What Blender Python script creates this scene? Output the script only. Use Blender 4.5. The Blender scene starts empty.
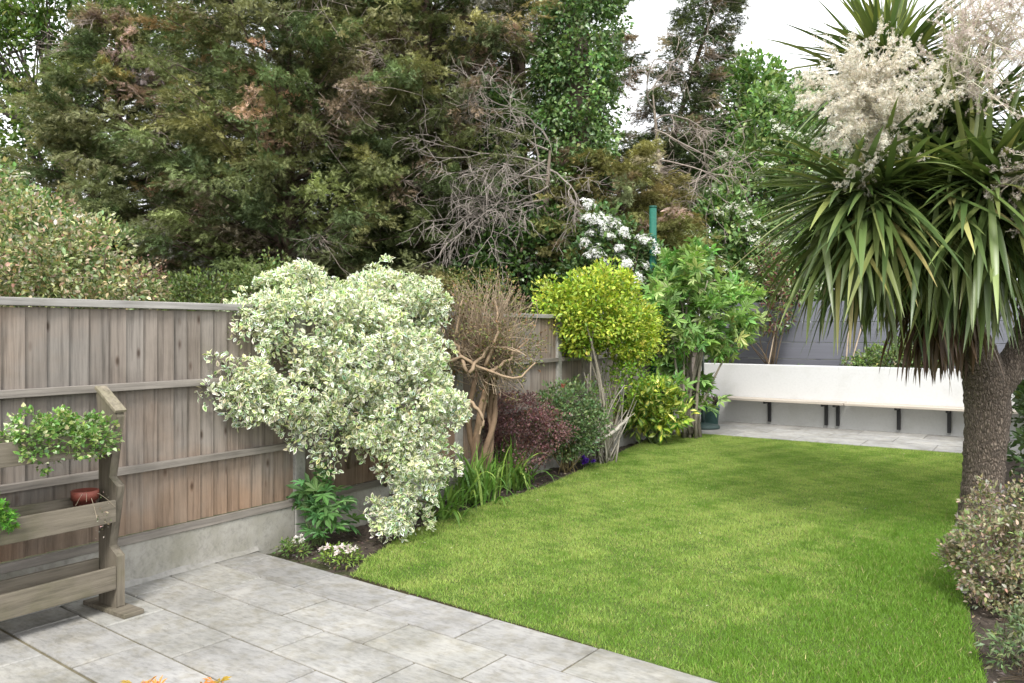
import bpy, math, random
import numpy as np
from mathutils import Vector

rng = np.random.default_rng(11)
random.seed(5)
scene = bpy.context.scene
COL = scene.collection
R = math.radians

# ------------------------------------------------------------------ camera frame (used to measure the place)
F, CX, HY, H, YAW = 800.0, 512.0, 330.0, 1.62, R(34)
FW = np.array([-math.sin(YAW), math.cos(YAW)]); RT = np.array([math.cos(YAW), math.sin(YAW)])
def W(px, py, Z):
    p = Z * FW + (px - CX) / F * Z * RT
    return np.array([p[0], p[1], H - (py - HY) / F * Z])
def G(px, py):
    p = W(px, py, F * H / (py - HY)); return p
def x_at(px, Y):
    k = (px - CX) / F
    return Y * (k * FW[1] - RT[1]) / (RT[0] - k * FW[0])

# ------------------------------------------------------------------ mesh building
class MB:
    def __init__(s): s.v = []; s.f = []; s.c = []; s.n = 0
    def add(s, V, faces, col=(1, 1, 1)):
        """faces: list of int arrays (M,k); col: one colour or a list matching faces of (M,3)/(3,)"""
        V = np.asarray(V, float).reshape(-1, 3)
        if not isinstance(faces, list): faces = [faces]
        for i, fa in enumerate(faces):
            fa = np.asarray(fa, np.int64)
            if fa.size == 0: continue
            c = col[i] if isinstance(col, list) else col
            c = np.asarray(c, float)
            if c.ndim == 1: c = np.broadcast_to(c, (len(fa), 3))
            s.f.append(fa + s.n); s.c.append(c)
        s.v.append(V); s.n += len(V)
    def box(s, lo, hi, col=(1, 1, 1), rz=0, org=(0, 0, 0), taper=None):
        x0, y0, z0 = lo; x1, y1, z1 = hi
        V = np.array([[x0,y0,z0],[x1,y0,z0],[x1,y1,z0],[x0,y1,z0],[x0,y0,z1],[x1,y0,z1],[x1,y1,z1],[x0,y1,z1]], float)
        c_, s_ = math.cos(rz), math.sin(rz)
        V = np.c_[V[:,0]*c_ - V[:,1]*s_, V[:,0]*s_ + V[:,1]*c_, V[:,2]] + np.array(org)
        s.add(V, np.array([[0,3,2,1],[4,5,6,7],[0,1,5,4],[1,2,6,5],[2,3,7,6],[3,0,4,7]]), col)
    def tube(s, P, rad, n=6, col=(1, 1, 1), cap=True):
        P = np.asarray(P, float); m = len(P)
        rad = np.broadcast_to(np.asarray(rad, float), (m,))
        T = np.gradient(P, axis=0); T /= np.linalg.norm(T, axis=1)[:, None] + 1e-9
        ref = np.array([0, 0, 1.0]) if abs(T[0][2]) < .9 else np.array([1.0, 0, 0])
        A = np.cross(T, ref); A /= np.linalg.norm(A, axis=1)[:, None] + 1e-9
        B = np.cross(T, A)
        th = np.arange(n) * 2 * math.pi / n
        V = P[:, None] + rad[:, None, None] * (np.cos(th)[None, :, None] * A[:, None] + np.sin(th)[None, :, None] * B[:, None])
        i, j = np.meshgrid(np.arange(m - 1), np.arange(n), indexing='ij')
        i = i.ravel(); j = j.ravel(); k = (j + 1) % n
        fs = [np.c_[i*n+j, i*n+k, (i+1)*n+k, (i+1)*n+j]]
        if cap: fs += [np.arange(n)[None, ::-1].copy(), (np.arange(n) + (m-1)*n)[None]]
        s.add(V.reshape(-1, 3), fs, col)
    def build(s, name, mat, parent=None, smooth=False, loc=None, bevel=0):
        V = np.concatenate(s.v) if s.v else np.zeros((0, 3))
        if loc is None and parent is not None: V = V - np.array(parent.get('_o', (0, 0, 0)))
        elif loc is not None: V = V - np.array(loc)
        me = bpy.data.meshes.new(name)
        lt = np.concatenate([np.full(len(f), f.shape[1], np.int32) for f in s.f])
        li = np.concatenate([f.ravel() for f in s.f]).astype(np.int32)
        me.vertices.add(len(V)); me.vertices.foreach_set('co', V.astype(np.float32).ravel())
        me.loops.add(len(li)); me.loops.foreach_set('vertex_index', li)
        me.polygons.add(len(lt))
        st = np.zeros(len(lt), np.int32); st[1:] = np.cumsum(lt)[:-1]
        me.polygons.foreach_set('loop_start', st)
        try: me.polygons.foreach_set('loop_total', lt)
        except Exception: pass
        me.polygons.foreach_set('use_smooth', np.full(len(lt), smooth))
        me.update(calc_edges=True)
        a = me.attributes.new('Col', 'FLOAT_COLOR', 'FACE')
        c = np.concatenate(s.c); a.data.foreach_set('color', np.c_[c, np.ones(len(c))].astype(np.float32).ravel())
        me.materials.append(mat)
        o = bpy.data.objects.new(name, me); COL.objects.link(o)
        if parent is not None: o.parent = parent
        elif loc is not None: o.location = loc
        if parent is not None:
            o['_o'] = list(parent.get('_o', (0, 0, 0)))
        if bevel:
            b = o.modifiers.new('edge', 'BEVEL'); b.width = bevel; b.segments = 2; b.limit_method = 'ANGLE'
        return o

def tag(o, label=None, cat=None, group=None, kind=None):
    if label: o['label'] = label
    if cat: o['category'] = cat
    if group: o['group'] = group
    if kind: o['kind'] = kind
    return o
def thing(name, label, cat, loc, group=None):
    o = bpy.data.objects.new(name, None); COL.objects.link(o)
    o.empty_display_size = .1
    o.location = [float(v) for v in loc]; o['_o'] = [float(v) for v in loc]
    return tag(o, label, cat, group)
def unit(a): return a / (np.linalg.norm(a, axis=-1, keepdims=True) + 1e-9)
def rnd(n): return rng.normal(size=(n, 3))

# ------------------------------------------------------------------ materials
def mat_new(name):
    m = bpy.data.materials.new(name); m.use_nodes = True
    nt = m.node_tree; nt.nodes.clear()
    out = nt.nodes.new('ShaderNodeOutputMaterial')
    return m, nt, out
def N(nt, t, **kw):
    n = nt.nodes.new(t)
    for k, v in kw.items():
        if k in n.inputs: n.inputs[k].default_value = v
        else: setattr(n, k, v)
    return n
def ramp(nt, stops):
    r = nt.nodes.new('ShaderNodeValToRGB'); e = r.color_ramp.elements
    while len(e) > len(stops): e.remove(e[-1])
    while len(e) < len(stops): e.new(.5)
    for i, (p, c) in enumerate(stops): e[i].position = p; e[i].color = (*c, 1)
    return r
def mul(nt, a, b, fac=1.0, bt='MULTIPLY'):
    m = nt.nodes.new('ShaderNodeMix'); m.data_type = 'RGBA'; m.blend_type = bt
    if hasattr(fac, 'links'): nt.links.new(fac, m.inputs[0])
    else: m.inputs[0].default_value = fac
    for s, i in ((a, 6), (b, 7)):
        if hasattr(s, 'links'): nt.links.new(s, m.inputs[i])
        else: m.inputs[i].default_value = (*s, 1)
    return m.outputs[2]
def leaf_mat(name, rough=.5, trans=.3, spec=.35, tint=(1.2, 1.18, .75)):
    m, nt, out = mat_new(name)
    a = N(nt, 'ShaderNodeAttribute', attribute_name='Col')
    c = a.outputs['Color']
    p = N(nt, 'ShaderNodeBsdfPrincipled', Roughness=rough); p.inputs['Specular IOR Level'].default_value = spec
    t = N(nt, 'ShaderNodeBsdfTranslucent')
    nt.links.new(c, p.inputs['Base Color'])
    nt.links.new(mul(nt, c, tint), t.inputs['Color'])
    mx = N(nt, 'ShaderNodeMixShader', Fac=trans)
    nt.links.new(p.outputs[0], mx.inputs[1]); nt.links.new(t.outputs[0], mx.inputs[2])
    nt.links.new(mx.outputs[0], out.inputs[0])
    return m
def surf_mat(name, scale=(1, 1, 1), dark=.6, lite=1.25, rough=.8, bump=.3, nscale=6, detail=8, stain=None, bumpscale=None, spec=.3, knots=False):
    """attribute colour x stretched noise, with bump; stain = (colour, scale, lo, hi)"""
    m, nt, out = mat_new(name)
    a = N(nt, 'ShaderNodeAttribute', attribute_name='Col')
    tc = N(nt, 'ShaderNodeTexCoord'); mp = N(nt, 'ShaderNodeMapping'); mp.inputs['Scale'].default_value = scale
    nt.links.new(tc.outputs['Object'], mp.inputs[0])
    n1 = N(nt, 'ShaderNodeTexNoise', Scale=nscale, Detail=detail, Roughness=.65)
    nt.links.new(mp.outputs[0], n1.inputs['Vector'])
    r = ramp(nt, [(.28, (dark,) * 3), (.5, (1, 1, 1)), (.75, (lite,) * 3)])
    nt.links.new(n1.outputs[0], r.inputs[0])
    c = mul(nt, a.outputs['Color'], r.outputs[0])
    if stain:
        for (sc, sscale, lo, hi) in stain:
            n2 = N(nt, 'ShaderNodeTexNoise', Scale=sscale, Detail=6, Roughness=.6)
            nt.links.new(tc.outputs['Object'], n2.inputs['Vector'])
            r2 = ramp(nt, [(lo, (0, 0, 0)), (hi, (1, 1, 1))]); nt.links.new(n2.outputs[0], r2.inputs[0])
            c = mul(nt, c, sc, r2.outputs[0])
    if knots:
        mp2 = N(nt, 'ShaderNodeMapping'); mp2.inputs['Scale'].default_value = (7, 9, 3.6); nt.links.new(tc.outputs['Object'], mp2.inputs[0])
        vo = N(nt, 'ShaderNodeTexVoronoi', Scale=1.0); nt.links.new(mp2.outputs[0], vo.inputs['Vector'])
        rk = ramp(nt, [(.05, (.35, .3, .27)), (.1, (.75, .7, .68)), (.16, (1, 1, 1))]); nt.links.new(vo.outputs['Distance'], rk.inputs[0])
        c = mul(nt, c, rk.outputs[0])
        # low boards stay sheltered from rain and keep their brown
        sx = N(nt, 'ShaderNodeSeparateXYZ'); nt.links.new(tc.outputs['Object'], sx.inputs[0])
        nw = N(nt, 'ShaderNodeTexNoise', Scale=2.2, Detail=5); nt.links.new(tc.outputs['Object'], nw.inputs['Vector'])
        ma = N(nt, 'ShaderNodeMath', operation='MULTIPLY_ADD'); ma.inputs[1].default_value = 1.1; nt.links.new(nw.outputs[0], ma.inputs[0])
        mi = N(nt, 'ShaderNodeMath', operation='SUBTRACT'); mi.inputs[0].default_value = .62; nt.links.new(sx.outputs['Z'], mi.inputs[1]); nt.links.new(mi.outputs[0], ma.inputs[2])
        rw = ramp(nt, [(.35, (1, 1, 1)), (.75, (1.06, .89, .75))]); nt.links.new(ma.outputs[0], rw.inputs[0])
        c = mul(nt, c, rw.outputs[0])
    p = N(nt, 'ShaderNodeBsdfPrincipled', Roughness=rough); p.inputs['Specular IOR Level'].default_value = spec
    nt.links.new(c, p.inputs['Base Color'])
    if bump:
        b = N(nt, 'ShaderNodeBump', Strength=bump, Distance=.01)
        nt.links.new(n1.outputs[0], b.inputs['Height']); nt.links.new(b.outputs[0], p.inputs['Normal'])
    nt.links.new(p.outputs[0], out.inputs[0])
    return m
M_leaf = leaf_mat('leaf', .45, .3, .4)
M_leafgloss = leaf_mat('leaf_gloss', .3, .22, .55)
M_needle = leaf_mat('needle', .7, .3, .15, (1.15, 1.15, .85))
M_grass = leaf_mat('grass_blade', .5, .35, .3)
M_petal = leaf_mat('petal', .7, .3, .1, (1, 1, 1))
M_pale = leaf_mat('variegated_leaf', .42, .25, .4, (1.05, 1.07, .88))
M_strap = leaf_mat('strap_leaf', .36, .15, .55)
M_bark = surf_mat('bark', (1, 1, .35), .45, 1.5, .9, .9, 14)
M_twig = surf_mat('twig', (1, 1, 1), .7, 1.25, .85, .3, 12)
M_woodV = surf_mat('weathered_boards', (26, 26, 1.1), 0.46, 1.26, .85, .5, 1.6, 14, knots=True, stain=[((.62, .6, .58), 1.4, .45, .72), ((1.18, .98, .82), .8, .5, .75)])
M_woodH = surf_mat('weathered_rail', (26, 1.1, 26), .55, 1.35, .85, .35, 1.6, 10, stain=[((.7, .7, .68), 2, .45, .75)])
M_woodP = surf_mat('planter_wood', (22, 1.6, 22), .5, 1.35, .75, .35, 1.6, 10, stain=[((.7, .75, .6), 3, .5, .75)])
M_woodU = surf_mat('planter_upright_wood', (22, 22, 1.6), .5, 1.35, .75, .35, 1.6, 10, stain=[((.65, .72, .5), 3, .5, .75)])
M_seat = surf_mat('seat_wood', (1.1, 26, 26), .7, 1.2, .7, .3, 1.6, 10)
M_conc = surf_mat('concrete', (1, 1, 1), .72, 1.15, .9, .35, 26, 12, stain=[((.72, .72, .66), 3.2, .48, .7)])
M_slab = surf_mat('paving_slab', (1, 2.6, 1), .7, 1.16, .75, .5, 16, 14, stain=[((.74, .74, .72), 2.3, .42, .66), ((1.16, 1.14, 1.1), 3.7, .46, .7), ((.84, .82, .76), 11, .48, .66), ((.55, .54, .5), 55, .66, .74)])
M_render = surf_mat('white_render', (1, 1, 1), .93, 1.03, .75, .15, 30, 8, stain=[((.9, .9, .88), 2.5, .5, .75)])
M_soil = surf_mat('soil', (1, 1, 1), .45, 1.7, .95, 1.0, 38, 12, stain=[((.6, .58, .55), 4, .4, .7)])
M_turf = surf_mat('turf', (1, 1, 1), .6, 1.4, .95, .6, 30, 10)
M_paint = surf_mat('grey_paint', (.6, 20, 20), .88, 1.08, .6, .1, 2, 8)
M_metal = surf_mat('painted_metal', (1, 1, 1), .85, 1.1, .45, .05, 30, 4)
M_pot = surf_mat('pot', (1, 1, 1), .8, 1.15, .5, .1, 20, 6)

# ------------------------------------------------------------------ leaf templates: (verts, [face arrays], [face groups])
def T(v, f): return np.array(v, float), [np.array(x) for x in f]
T_dia = T([[0,0,0],[.26,.45,.07],[0,1,-.12],[-.26,.45,.07]], [[[0,1,2,3]]])
T_oval = T([[0,0,0],[0,.5,0],[0,1,-.14],[.21,.25,.06],[.24,.6,.05],[-.21,.25,.06],[-.24,.6,.05]],
           [[[0,3,4,1],[0,1,6,5]], [[1,4,2],[1,2,6]]])
T_long = T([[0,0,0],[0,.5,.02],[0,1,-.22],[.15,.4,.05],[-.15,.4,.05]], [[[0,3,2,1],[0,1,2,4]]])
T_var = T([[0,0,0],[.27,.28,.05],[.27,.64,.04],[0,1,-.1],[-.27,.64,.04],[-.27,.28,.05],[0,.0,.0],[.15,.38,.015],[.05,.8,-.04],[-.17,.5,.015]],
          [[[6,7,8,9]], [[0,1,7,6],[2,3,8,7],[3,4,9,8],[5,0,6,9]], [[1,2,7],[4,5,9]]])
def _frond():
    v = []; f = []
    def spike(y, sgn, L, w):
        a = R(27); n = len(v)
        d = np.array([sgn * math.sin(a), math.cos(a)]); z0 = -.12*y*y
        q = np.array([math.cos(a), -sgn*math.sin(a)])
        b = np.array([0, y])
        for p, z in ((b - q*w, z0), (b + q*w, z0), (b + d*L, z0 - .06 + .05*((n*7)%3))): v.append([p[0], p[1], z])
        f.append([n, n+1, n+2])
    for y in (.05, .45):
        for sgn in (1, -1): spike(y, sgn, .62*(1 - .5*y), .055)
    n = len(v); v.extend([[-.05,0,0],[.05,0,0],[0,1.05,-.14]]); f.append([n,n+1,n+2])
    return T(v, [f])
T_frond = _frond()
def _palm(nl, spread, inner, wid):
    """palmate lobed leaf: nl pointed lobes around a centre"""
    v = [[0, 0, 0]]; f = []
    for i in range(nl):
        a = R(-spread + 2*spread*i/(nl-1)); L = 1 - .35*abs(i-(nl-1)/2)/((nl-1)/2)
        n = len(v)
        for da, rr, z in ((-wid, inner, .02), (-wid*.55, .68*L, .05), (0, L, -.08), (wid*.55, .68*L, .05), (wid, inner, .02)):
            v.append([math.sin(a+da)*rr, .1+math.cos(a+da)*rr, z])
        f.append([0, n, n+1, n+2]); f.append([0, n+2, n+3, n+4])
    return T(v, [f])
T_fig = _palm(5, 105, .42, .34)
T_palmate = _palm(5, 95, .3, .36)
T_maple = _palm(7, 115, .22, .22)
T_ivy = T([[0,0,0],[.35,.12,.03],[.28,.4,.02],[0,.85,-.08],[-.28,.4,.02],[-.35,.12,.03]], [[[0,1,2,3],[0,3,4,5]]])
T_star = T([[0,0,0],[.2,.5,.1],[0,1,.15],[-.2,.5,.1],[0,0,0],[.5,-.2,.1],[1,0,.15],[.5,.2,.1],[0,0,0],[-.5,.2,.1],[-1,0,.15],[-.5,-.2,.1],[0,0,0],[-.2,-.5,.1],[0,-1,.15],[.2,-.5,.1]],
           [[[0,1,2,3],[4,5,6,7],[8,9,10,11],[12,13,14,15]]])

def place(mb, tpl, P, D, Nn, S, cols, wid=1.0):
    """copy a leaf template to every P, along D, facing Nn, scaled S; cols: list of (n,3), one per face group"""
    v, fs = tpl; n = len(P); k = len(v)
    D = unit(D); X = unit(np.cross(D, Nn)); Z = np.cross(X, D)
    S = np.broadcast_to(np.asarray(S, float), (n,))
    wd = np.broadcast_to(np.asarray(wid, float), (n,))
    V = P[:, None] + S[:, None, None] * (v[None, :, 0:1]*X[:, None]*wd[:, None, None] + v[None, :, 1:2]*D[:, None] + v[None, :, 2:3]*Z[:, None])
    off = np.arange(n) * k
    faces = []; cc = []
    for i, f in enumerate(fs):
        c = cols[min(i, len(cols)-1)]
        faces.append((off[:, None, None] + f[None]).reshape(-1, f.shape[1]))
        cc.append(np.repeat(c, len(f), axis=0))
    mb.add(V.reshape(-1, 3), faces, cc)

def colours(n, base, jit=.22, hue=.12):
    """n leaf colours picked from a list of (weight, rgb) with jitter"""
    w = np.array([b[0] for b in base], float); c = np.array([b[1] for b in base], float)
    i = rng.choice(len(base), n, p=w/w.sum())
    return np.clip(c[i] * np.exp(rng.normal(0, jit, (n, 1))) * np.exp(rng.normal(0, hue, (n, 3)) * np.array([1, .5, 1])), .003, .9)

def lumps(ells, nc):
    """clump centres over a union of ellipsoids [(centre, radii)], with outward normals"""
    Cn = np.array([e[0] for e in ells]); Rr = np.array([np.broadcast_to(e[1], 3) for e in ells], float)
    w = np.prod(Rr, axis=1) ** (2/3); w /= w.sum()
    P = []; O = []
    while len(P) < nc:
        i = rng.choice(len(ells), p=w); d = unit(rng.normal(size=3))
        k = rng.uniform(.62, 1.02) if rng.random() < .8 else rng.uniform(.25, .7)
        p = Cn[i] + d * Rr[i] * k
        q = np.linalg.norm((p - Cn) / Rr, axis=1)
        if (q < .5).any() and rng.random() < .8: continue
        P.append(p); O.append(unit(d / Rr[i]))
    return np.array(P), np.array(O)

def foliage(mb, ells, nc, rc, per, tpl, size, base, jit=.22, up=.5, out=.7, clumpjit=.18, second=None, flat=1.0, zmin=.03, droop=0, wid=1.0, dome=False):
    P, O = lumps(ells, nc)
    n = nc * per
    ci = np.repeat(np.arange(nc), per)
    rr = rc * rng.uniform(.6, 1.35, nc)
    if dome:
        k_ = rng.random(nc) < .16; P = P + O*(k_*rng.uniform(.04, .12, nc))[:, None]; rr = np.where(k_, rr*.6, rr)
    off = unit(rnd(n) + O[ci]*.6) * (rng.random(n)[:, None] ** .45) * rr[ci][:, None]
    if dome:                                   # leaves shingled over the outside of each shoot cluster
        dd = unit(rnd(n) + O[ci]*.8 + np.array([0, 0, .55])); off = dd * rr[ci][:, None] * (.55 + .45*rng.random(n)[:, None]**.5)
    off[:, 2] *= flat
    L = P[ci] + off
    keep = L[:, 2] > zmin
    L = L[keep]; ci = ci[keep]; off = off[keep]; n = len(L)
    D = unit(off) * out + O[ci]*.4 + rnd(n)*.55 + np.array([0, 0, .25 - droop])
    Nn = O[ci]*.5 + rnd(n)*.45 + np.array([0, 0, up + .3])
    if dome:
        dd = unit(off); tg = rnd(n); tg -= dd*np.sum(tg*dd, axis=1)[:, None]
        D = unit(tg)*.8 + dd*.75 + rnd(n)*.35; Nn = dd + rnd(n)*.6 + np.array([0, 0, .35])
    cj = np.exp(rng.normal(0, clumpjit, nc))[ci][:, None]
    c1 = colours(n, base, jit) * cj
    cols = [c1]
    if second is not None:
        c2 = colours(n, second, jit*.6); cols = [c1, c2, c2]
    place(mb, tpl, L, D, Nn, size * rng.uniform(.65, 1.25, n), cols, wid)
    return P, O

def bez(a, b, c, n=6):
    t = np.linspace(0, 1, n)[:, None]
    return (1-t)**2*np.array(a) + 2*t*(1-t)*np.array(b) + t*t*np.array(c)
def stems(mb, base, tips, r0, col, spread=.06, wob=.15, n=5):
    for t in tips:
        b = np.array(base) + np.r_[rng.normal(0, spread, 2), 0]
        m = b*.45 + t*.55; m[:2] = b[:2]*.6 + t[:2]*.4; m += rng.normal(0, wob, 3)*np.array([1, 1, .4])
        P = bez(b, m, t, 7)
        mb.tube(P, np.linspace(r0, r0*.3, 7), n, np.array(col)*rng.uniform(.75, 1.25))
def shrub(name, label, cat, base, ells, nc, rc, per, tpl, size, cols, mat=None, nst=14, r0=.014, stemcol=(.12, .09, .06), group=None, **kw):
    t = thing(name, label, cat, base, group)
    mb = MB(); P, O = foliage(mb, ells, nc, rc, per, tpl, size, cols, **kw)
    mb.build('foliage', mat or M_leaf, t)
    sb = MB(); pick = P[rng.choice(len(P), min(nst, len(P)), replace=False)]
    stems(sb, base, pick, r0, stemcol); sb.build('stems', M_twig, t, smooth=True)
    return t, P, O

# ------------------------------------------------------------------ ground, bed, lawn, paving
FX = -4.80                                   # face of the side fence
posts = [(-.95, FX), (1.45, FX), (4.18, FX), (6.2, FX - .02), (8.25, FX - .1), (10.1, FX - .2), (11.93, FX - .33), (13.85, FX - .47)]
def fence_x(y):
    return float(np.interp(y, [p[0] for p in posts], [p[1] for p in posts]))
mb = MB()
mb.add([[-150, -40, -.03], [150, -40, -.03], [150, 260, -.03], [-150, 260, -.03]], np.array([[0, 1, 2, 3]]), (.06, .065, .03))
tag(mb.build('ground', M_soil), kind='structure')

# soil of the beds, gently mounded
def grid_sheet(x0, x1, y0, y1, nx, ny, zf):
    xs = np.linspace(x0, x1, nx); ys = np.linspace(y0, y1, ny)
    X, Y = np.meshgrid(xs, ys, indexing='ij')
    V = np.stack([X, Y, zf(X, Y)], -1).reshape(-1, 3)
    i, j = np.meshgrid(np.arange(nx-1), np.arange(ny-1), indexing='ij'); i = i.ravel(); j = j.ravel()
    return V, np.c_[i*ny+j, (i+1)*ny+j, (i+1)*ny+j+1, i*ny+j+1]
mb = MB()
V, Fc = grid_sheet(-5.25, 2.6, 3.4, 11.9, 160, 170, lambda X, Y: -.012 + .012*np.sin(X*9+Y*5)*np.sin(Y*11-X*4) + rng.normal(0, .008, X.shape))
V[:, 2] -= np.where(V[:, 1] < 3.95, .03, 0)
mb.add(V, Fc, (.085, .068, .055)); tag(mb.build('garden_soil', M_soil, smooth=True), kind='structure')

EDGE_A = R(-3.6)                             # the patio runs a few degrees off the fence
E0 = np.array([-4.78, 3.78]); EU = np.array([math.cos(EDGE_A), math.sin(EDGE_A)]); EV = np.array([EU[1], -EU[0]])  # EV towards the camera
lawn_px = [(352, 578), (368, 560), (400, 541), (432, 524), (480, 508), (545, 488), (598, 464), (650, 440), (690, 434)]
lp = [G(*p)[:2] for p in lawn_px]
lp += [np.array([-4.5, 11.84]), np.array([x_at(985, 11.84), 11.84])]
lp += [G(*p)[:2] for p in [(972, 470), (966, 505), (960, 545), (962, 590), (973, 645), (986, 683)]]
lp += [np.array([-.25, 3.46])]
def poly_smooth(p, k=4):
    p = np.array(p); out = []
    for i in range(len(p)-1):
        for t in np.arange(k)/k: out.append(p[i]*(1-t)+p[i+1]*t)
    out.append(p[-1]); return np.array(out)
LAWN = np.array(lp)
def inside(P, poly):
    x, y = P[:, 0], P[:, 1]; c = np.zeros(len(P), bool); j = len(poly)-1
    for i in range(len(poly)):
        xi, yi = poly[i]; xj, yj = poly[j]
        c ^= ((yi > y) != (yj > y)) & (x < (xj-xi)*(y-yi)/(yj-yi+1e-12)+xi); j = i
    return c
mb = MB(); mb.add(np.c_[LAWN, np.full(len(LAWN), .016)], np.arange(len(LAWN))[None], (.07, .11, .02))
mb.add(np.r_[np.c_[LAWN, np.full(len(LAWN), .016)], np.c_[LAWN, np.full(len(LAWN), -.028)]],
       np.array([[i, i+len(LAWN), (i+1) % len(LAWN)+len(LAWN), (i+1) % len(LAWN)] for i in range(len(LAWN))]), (.07, .06, .03))
tag(mb.build('lawn', M_turf), kind='structure')

def patch(P, s, seed):
    r = np.random.default_rng(seed); v = np.zeros(len(P))
    for k in range(16):
        a = r.uniform(0, 6.28); f = s*r.uniform(.35, 3); v += np.sin(f*(P[:, 0]*math.cos(a)+P[:, 1]*math.sin(a)) + r.uniform(0, 6.28))
    return v/3.6
NB = 560000
lo, hi = LAWN.min(0), LAWN.max(0)
B = rng.uniform(lo, hi, (int(NB*1.6), 2))
B = B[inside(B + rng.normal(0, .012, B.shape), LAWN)][:NB]; n = len(B)
p1, p2, p3 = patch(B, 1.6, 1), patch(B, 5, 2), patch(B, 14, 3)
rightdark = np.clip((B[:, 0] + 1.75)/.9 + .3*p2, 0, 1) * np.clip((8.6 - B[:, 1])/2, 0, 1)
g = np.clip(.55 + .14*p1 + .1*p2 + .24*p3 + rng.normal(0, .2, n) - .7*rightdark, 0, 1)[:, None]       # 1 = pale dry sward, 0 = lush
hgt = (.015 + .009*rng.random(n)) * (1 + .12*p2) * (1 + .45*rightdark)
edge = rng.random(n) < .05; hgt[edge] *= 1.5
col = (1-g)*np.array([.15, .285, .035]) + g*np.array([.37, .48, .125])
dry = rng.random(n) < .04 + .08*g[:, 0]; col[dry] = np.array([.42, .38, .17])
col *= np.exp(rng.normal(0, .18, (n, 1)))
a = rng.uniform(0, 6.28, n); w = rng.uniform(.0018, .0034, n)
base = np.c_[B, np.full(n, .012)]
sd = np.c_[np.cos(a), np.sin(a), np.zeros(n)] * w[:, None]
lean = rng.normal(0, .5, (n, 2)) * hgt[:, None]
tip = base + np.c_[lean, hgt]
V = np.stack([base - sd, base + sd, tip], 1).reshape(-1, 3)
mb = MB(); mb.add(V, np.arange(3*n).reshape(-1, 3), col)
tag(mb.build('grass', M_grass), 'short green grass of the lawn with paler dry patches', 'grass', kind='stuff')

mb = MB(); q = rng.uniform(lo, hi, (420, 2)); q = q[inside(q, LAWN)][:130]; m = len(q)
place(mb, T_oval, np.c_[q, rng.uniform(.022, .034, m)], rnd(m)*np.array([1, 1, .2]), rnd(m)*.3+np.array([0, 0, 1]), rng.uniform(.01, .022, m), [colours(m, [(3, (.7, .66, .55)), (1, (.35, .28, .14))])])
tag(mb.build('fallen_petals', M_petal), 'few tiny pale fallen petals scattered over the lawn', 'petals', kind='stuff')

# mortar bed + slabs of the front patio
def slab(mb, u0, u1, v0, v1, z, col, gap=.006):
    u0 += gap; u1 -= gap; v0 += gap; v1 -= gap; b = .006
    def pt(u, v, zz): q = E0 + EU*u + EV*v; return [q[0], q[1], zz]
    dz = rng.normal(0, .0015, 4)
    V = [pt(u0, v0, z-.03), pt(u1, v0, z-.03), pt(u1, v1, z-.03), pt(u0, v1, z-.03),
         pt(u0, v0, z-b), pt(u1, v0, z-b), pt(u1, v1, z-b), pt(u0, v1, z-b),
         pt(u0+b, v0+b, z+dz[0]), pt(u1-b, v0+b, z+dz[1]), pt(u1-b, v1-b, z+dz[2]), pt(u0+b, v1-b, z+dz[3])]
    f = [[8, 11, 10, 9]]
    for i in range(4):
        j = (i+1) % 4; f += [[4+i, 8+i, 8+j, 4+j], [i, 4+i, 4+j, j]]
    mb.add(V, np.array(f), col)
mb = MB()
rows = []
for k, v in enumerate([.015, .36, .705, 1.05, 1.395, 1.75, 2.1, 2.45, 2.8, 3.15, 3.5, 3.85, 4.2]):
    o_ = [.22, .57, .28, .64, .37, .1, .5][k % 7]
    rows.append((v, v + .345 if k < 4 else v + .35, [o_ + .67*q for q in range(7)]))
for v0, v1, cuts in rows:
    us = [.03] + cuts + [5.4, 6.1, 6.8]
    for u0, u1 in zip(us[:-1], us[1:]):
        k = rng.normal(1, .055); slab(mb, u0, u1, v0, v1, .022, np.array([.31, .304, .29])*k*np.array([1, 1, rng.normal(1, .02)]))
def pt(u, v, z): q = E0 + EU*u + EV*v; return [q[0], q[1], z]
mb.add([pt(-.02, .004, .012), pt(-.02, 4.6, .012), pt(6.8, 4.6, .012), pt(6.8, .004, .012)], np.array([[0, 1, 2, 3]]), (.17, .15, .1))
tag(mb.build('patio', M_slab), kind='structure')
# mortar fillet along the gravel board
mb = MB()
V = []; yy = np.linspace(-.9, 3.78, 40)
for i, y in enumerate(yy):
    V += [[FX+.02, y, .05+.008*math.sin(i*2.1)], [FX+.05+.008*math.sin(i*1.7)+.004*math.sin(i*.6), y, .0235]]
mb.add(V, np.array([[2*i, 2*i+1, 2*i+3, 2*i+2] for i in range(39)]), (.3, .29, .27)); tag(mb.build('mortar_strip', M_conc, smooth=True), kind='structure')

# paving by the bench
mb = MB()
YB0, YB1 = 11.85, 13.69
for j, (v0, v1) in enumerate([(YB0, YB0+.62), (YB0+.62, YB0+1.24), (YB0+1.24, YB1)]):
    xs = [-5.2] + [x for x in np.arange(-4.9+.32*j, .9, .9)] + [.9]
    for x0, x1 in zip(xs[:-1], xs[1:]):
        if x1-x0 < .05: continue
        k = rng.normal(1, .05); mb.box((x0+.005, v0+.005, -.01), (x1-.005, v1-.005, .026), np.array([.36, .355, .345])*k)
mb.box((-5.2, YB0+.01, -.03), (.9, YB1, .016), (.3, .28, .22))
tag(mb.build('back_paving', M_slab), kind='structure')

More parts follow.
